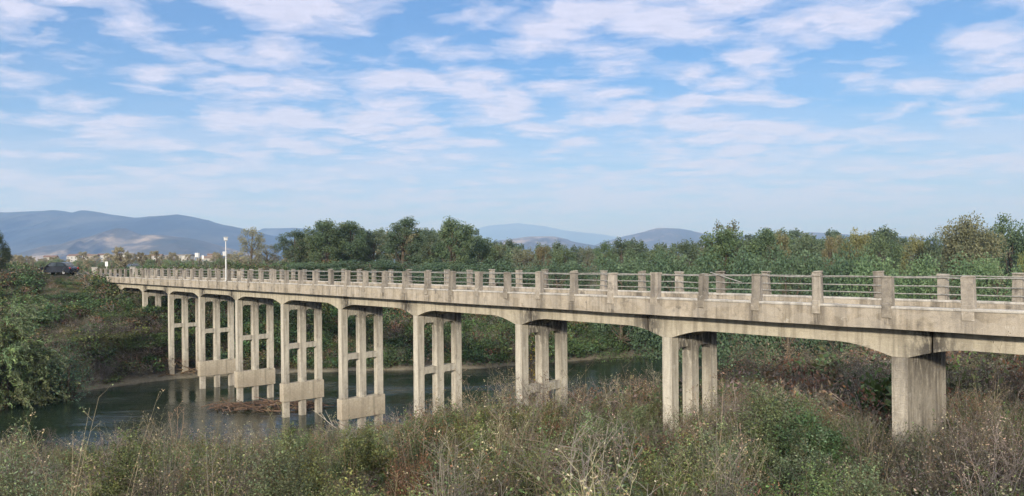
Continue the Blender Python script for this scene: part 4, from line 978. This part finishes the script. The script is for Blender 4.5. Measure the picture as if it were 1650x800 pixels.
ridge('hills',[(740,428,7500),(800,388,7500),(850,381,7500),(890,381,7500),(930,390,7500),(980,398,7500),(1040,428,7500)],1200,MH2,17,.2)
ridge('hills',[(880,430,8800),(960,394,8800),(1020,378,8800),(1060,367,8800),(1090,368,8800),(1120,374,8800),(1170,380,8800),(1230,378,8800),(1300,374,8800),(1370,378,8800),(1450,380,8800),(1540,390,8800),(1620,392,8800),(1700,428,8800)],1500,MH2,22,.2)

# ------------------------------------------------------------------ air
def haze():
    m,nt,out=new_mat('haze_air'); p=nt.nodes.new('ShaderNodeVolumePrincipled')
    p.inputs['Color'].default_value=(.29,.495,1.0,1); p.inputs['Absorption Color'].default_value=(.42,.42,.42,1); p.inputs['Density'].default_value=12.5e-5; p.inputs['Anisotropy'].default_value=0.0
    nt.links.new(p.outputs[0],out.inputs['Volume'])
    g=Geo(); g.box(-16500,16500,-4000,26500,-24,1500); o=g.build('haze',m); tag(o,kind='stuff')
    m.cycles.volume_sampling='DISTANCE' if hasattr(m.cycles,'volume_sampling') else None
    m.cycles.homogeneous_volume=True
    return o
HZ=haze()

# ------------------------------------------------------------------ light
SUN_EL=math.radians(15); SUN_AZ=math.atan2(-.26,-.966)      # compass angle of the direction to the sun, clockwise from +Y
sd=Vector((math.sin(SUN_AZ)*math.cos(SUN_EL),math.cos(SUN_AZ)*math.cos(SUN_EL),math.sin(SUN_EL)))
L=bpy.data.lights.new('sun','SUN'); L.energy=2.9; L.angle=math.radians(3.0); L.color=(1.0,.965,.93)
lo=bpy.data.objects.new('sun',L); COL.objects.link(lo); lo.rotation_euler=sd.to_track_quat('Z','Y').to_euler()
w=bpy.data.worlds.new('World'); SC.world=w; w.use_nodes=True; nt=w.node_tree; nt.nodes.clear()
out=nt.nodes.new('ShaderNodeOutputWorld'); bg=nt.nodes.new('ShaderNodeBackground'); nt.links.new(bg.outputs[0],out.inputs[0])
sky=nt.nodes.new('ShaderNodeTexSky'); sky.sky_type='NISHITA'; sky.sun_disc=False; sky.sun_elevation=SUN_EL; sky.sun_rotation=SUN_AZ; sky.air_density=1.0; sky.dust_density=.4; sky.ozone_density=2.0
tc=nt.nodes.new('ShaderNodeTexCoord'); v=tc.outputs['Generated']
sx=nt.nodes.new('ShaderNodeSeparateXYZ'); nt.links.new(v,sx.inputs[0]); zc=math_(nt,'MAXIMUM',sx.outputs[2],0.0)
den=math_(nt,'ADD',zc,.10)
cb=nt.nodes.new('ShaderNodeCombineXYZ'); nt.links.new(math_(nt,'DIVIDE',sx.outputs[0],den),cb.inputs[0]); nt.links.new(math_(nt,'DIVIDE',sx.outputs[1],den),cb.inputs[1])
pv=cb.outputs[0]
wn=noise(nt,pv,2.6,5,.6)
wv=nt.nodes.new('ShaderNodeVectorMath'); wv.operation='MULTIPLY_ADD'; nt.links.new(wn.outputs['Color'],wv.inputs[0]); wv.inputs[1].default_value=(.30,.22,0); nt.links.new(pv,wv.inputs[2]); pw=wv.outputs[0]
big=noise(nt,mapping(nt,pv,(1,1,1),(5.5,9.1,0)),.85,2,.5)
vor=nt.nodes.new('ShaderNodeTexVoronoi'); vor.feature='SMOOTH_F1'; vor.inputs['Scale'].default_value=4.3; vor.inputs['Smoothness'].default_value=.35
nt.links.new(mapping(nt,pw,(1,1.1,1),(2.3,5.2,0)),vor.inputs['Vector'])
puf=noise(nt,mapping(nt,pw,(1,1.25,1),(7.3,2.2,0)),6.0,6,.58)
fine=noise(nt,mapping(nt,pw,(1,1.4,1),(1,9,0)),14,5,.6)
cf=math_(nt,'ADD',math_(nt,'ADD',math_(nt,'MULTIPLY',big.outputs[0],.70),math_(nt,'MULTIPLY',puf.outputs[0],.40)),math_(nt,'SUBTRACT',math_(nt,'MULTIPLY',fine.outputs[0],.17),math_(nt,'MULTIPLY',vor.outputs['Distance'],.38)))
puffs=ramp(nt,cf,[(.365,0.0),(.45,.42),(.55,.88)]).outputs[0]
# stretched thin veils lower down
veil=noise(nt,mapping(nt,pw,(.45,1.2,1),(4,4,0)),1.5,7,.62)
vz=ramp(nt,zc,[(.0,1.0),(.06,1.0),(.12,.8),(.17,.32),(.24,.06)]).outputs[0]
vf=math_(nt,'MULTIPLY',ramp(nt,veil.outputs[0],[(.36,.3),(.62,.85)]).outputs[0],vz)
cov=math_(nt,'SUBTRACT',1.0,math_(nt,'MULTIPLY',math_(nt,'SUBTRACT',1.0,puffs),math_(nt,'SUBTRACT',1.0,vf)))
skyc=mixc(nt,1.0,sky.outputs[0],(.20,.445,.71),'MULTIPLY')
shade=ramp(nt,fine.outputs[0],[(.3,.88),(.7,1.05)]).outputs[0]
cloudc=mixc(nt,1.0,(4.5,4.38,5.35),shade,'MULTIPLY')
cc=mixc(nt,cov,skyc,cloudc)
# unseen brighter cloud added overhead and behind the camera for more ambient light
ov=math_(nt,'MAXIMUM',ramp(nt,sx.outputs[2],[(.36,0.0),(.62,1.0)]).outputs[0],ramp(nt,math_(nt,'MULTIPLY',sx.outputs[1],-1.0),[(.1,0.0),(.6,.8)]).outputs[0])
cc=mixc(nt,ov,cc,mixc(nt,1.0,(8.5,8.6,9.0),shade,'MULTIPLY'))
nt.links.new(cc,bg.inputs[0]); bg.inputs[1].default_value=.089

# ------------------------------------------------------------------ render settings
SC.render.engine='CYCLES'
cy=SC.cycles; cy.max_bounces=6; cy.diffuse_bounces=2; cy.glossy_bounces=2; cy.transmission_bounces=3; cy.volume_bounces=0; cy.transparent_max_bounces=6
cy.use_denoising=True
try: cy.denoiser='OPENIMAGEDENOISE'; cy.denoising_input_passes='RGB_ALBEDO_NORMAL'; cy.denoising_prefilter='ACCURATE'
except Exception: pass
cy.use_adaptive_sampling=True; cy.adaptive_threshold=.02
vs=SC.view_settings; vs.view_transform='Standard'; vs.look='None'; vs.gamma=1.0; vs.use_curve_mapping=False; vs.exposure=1.15
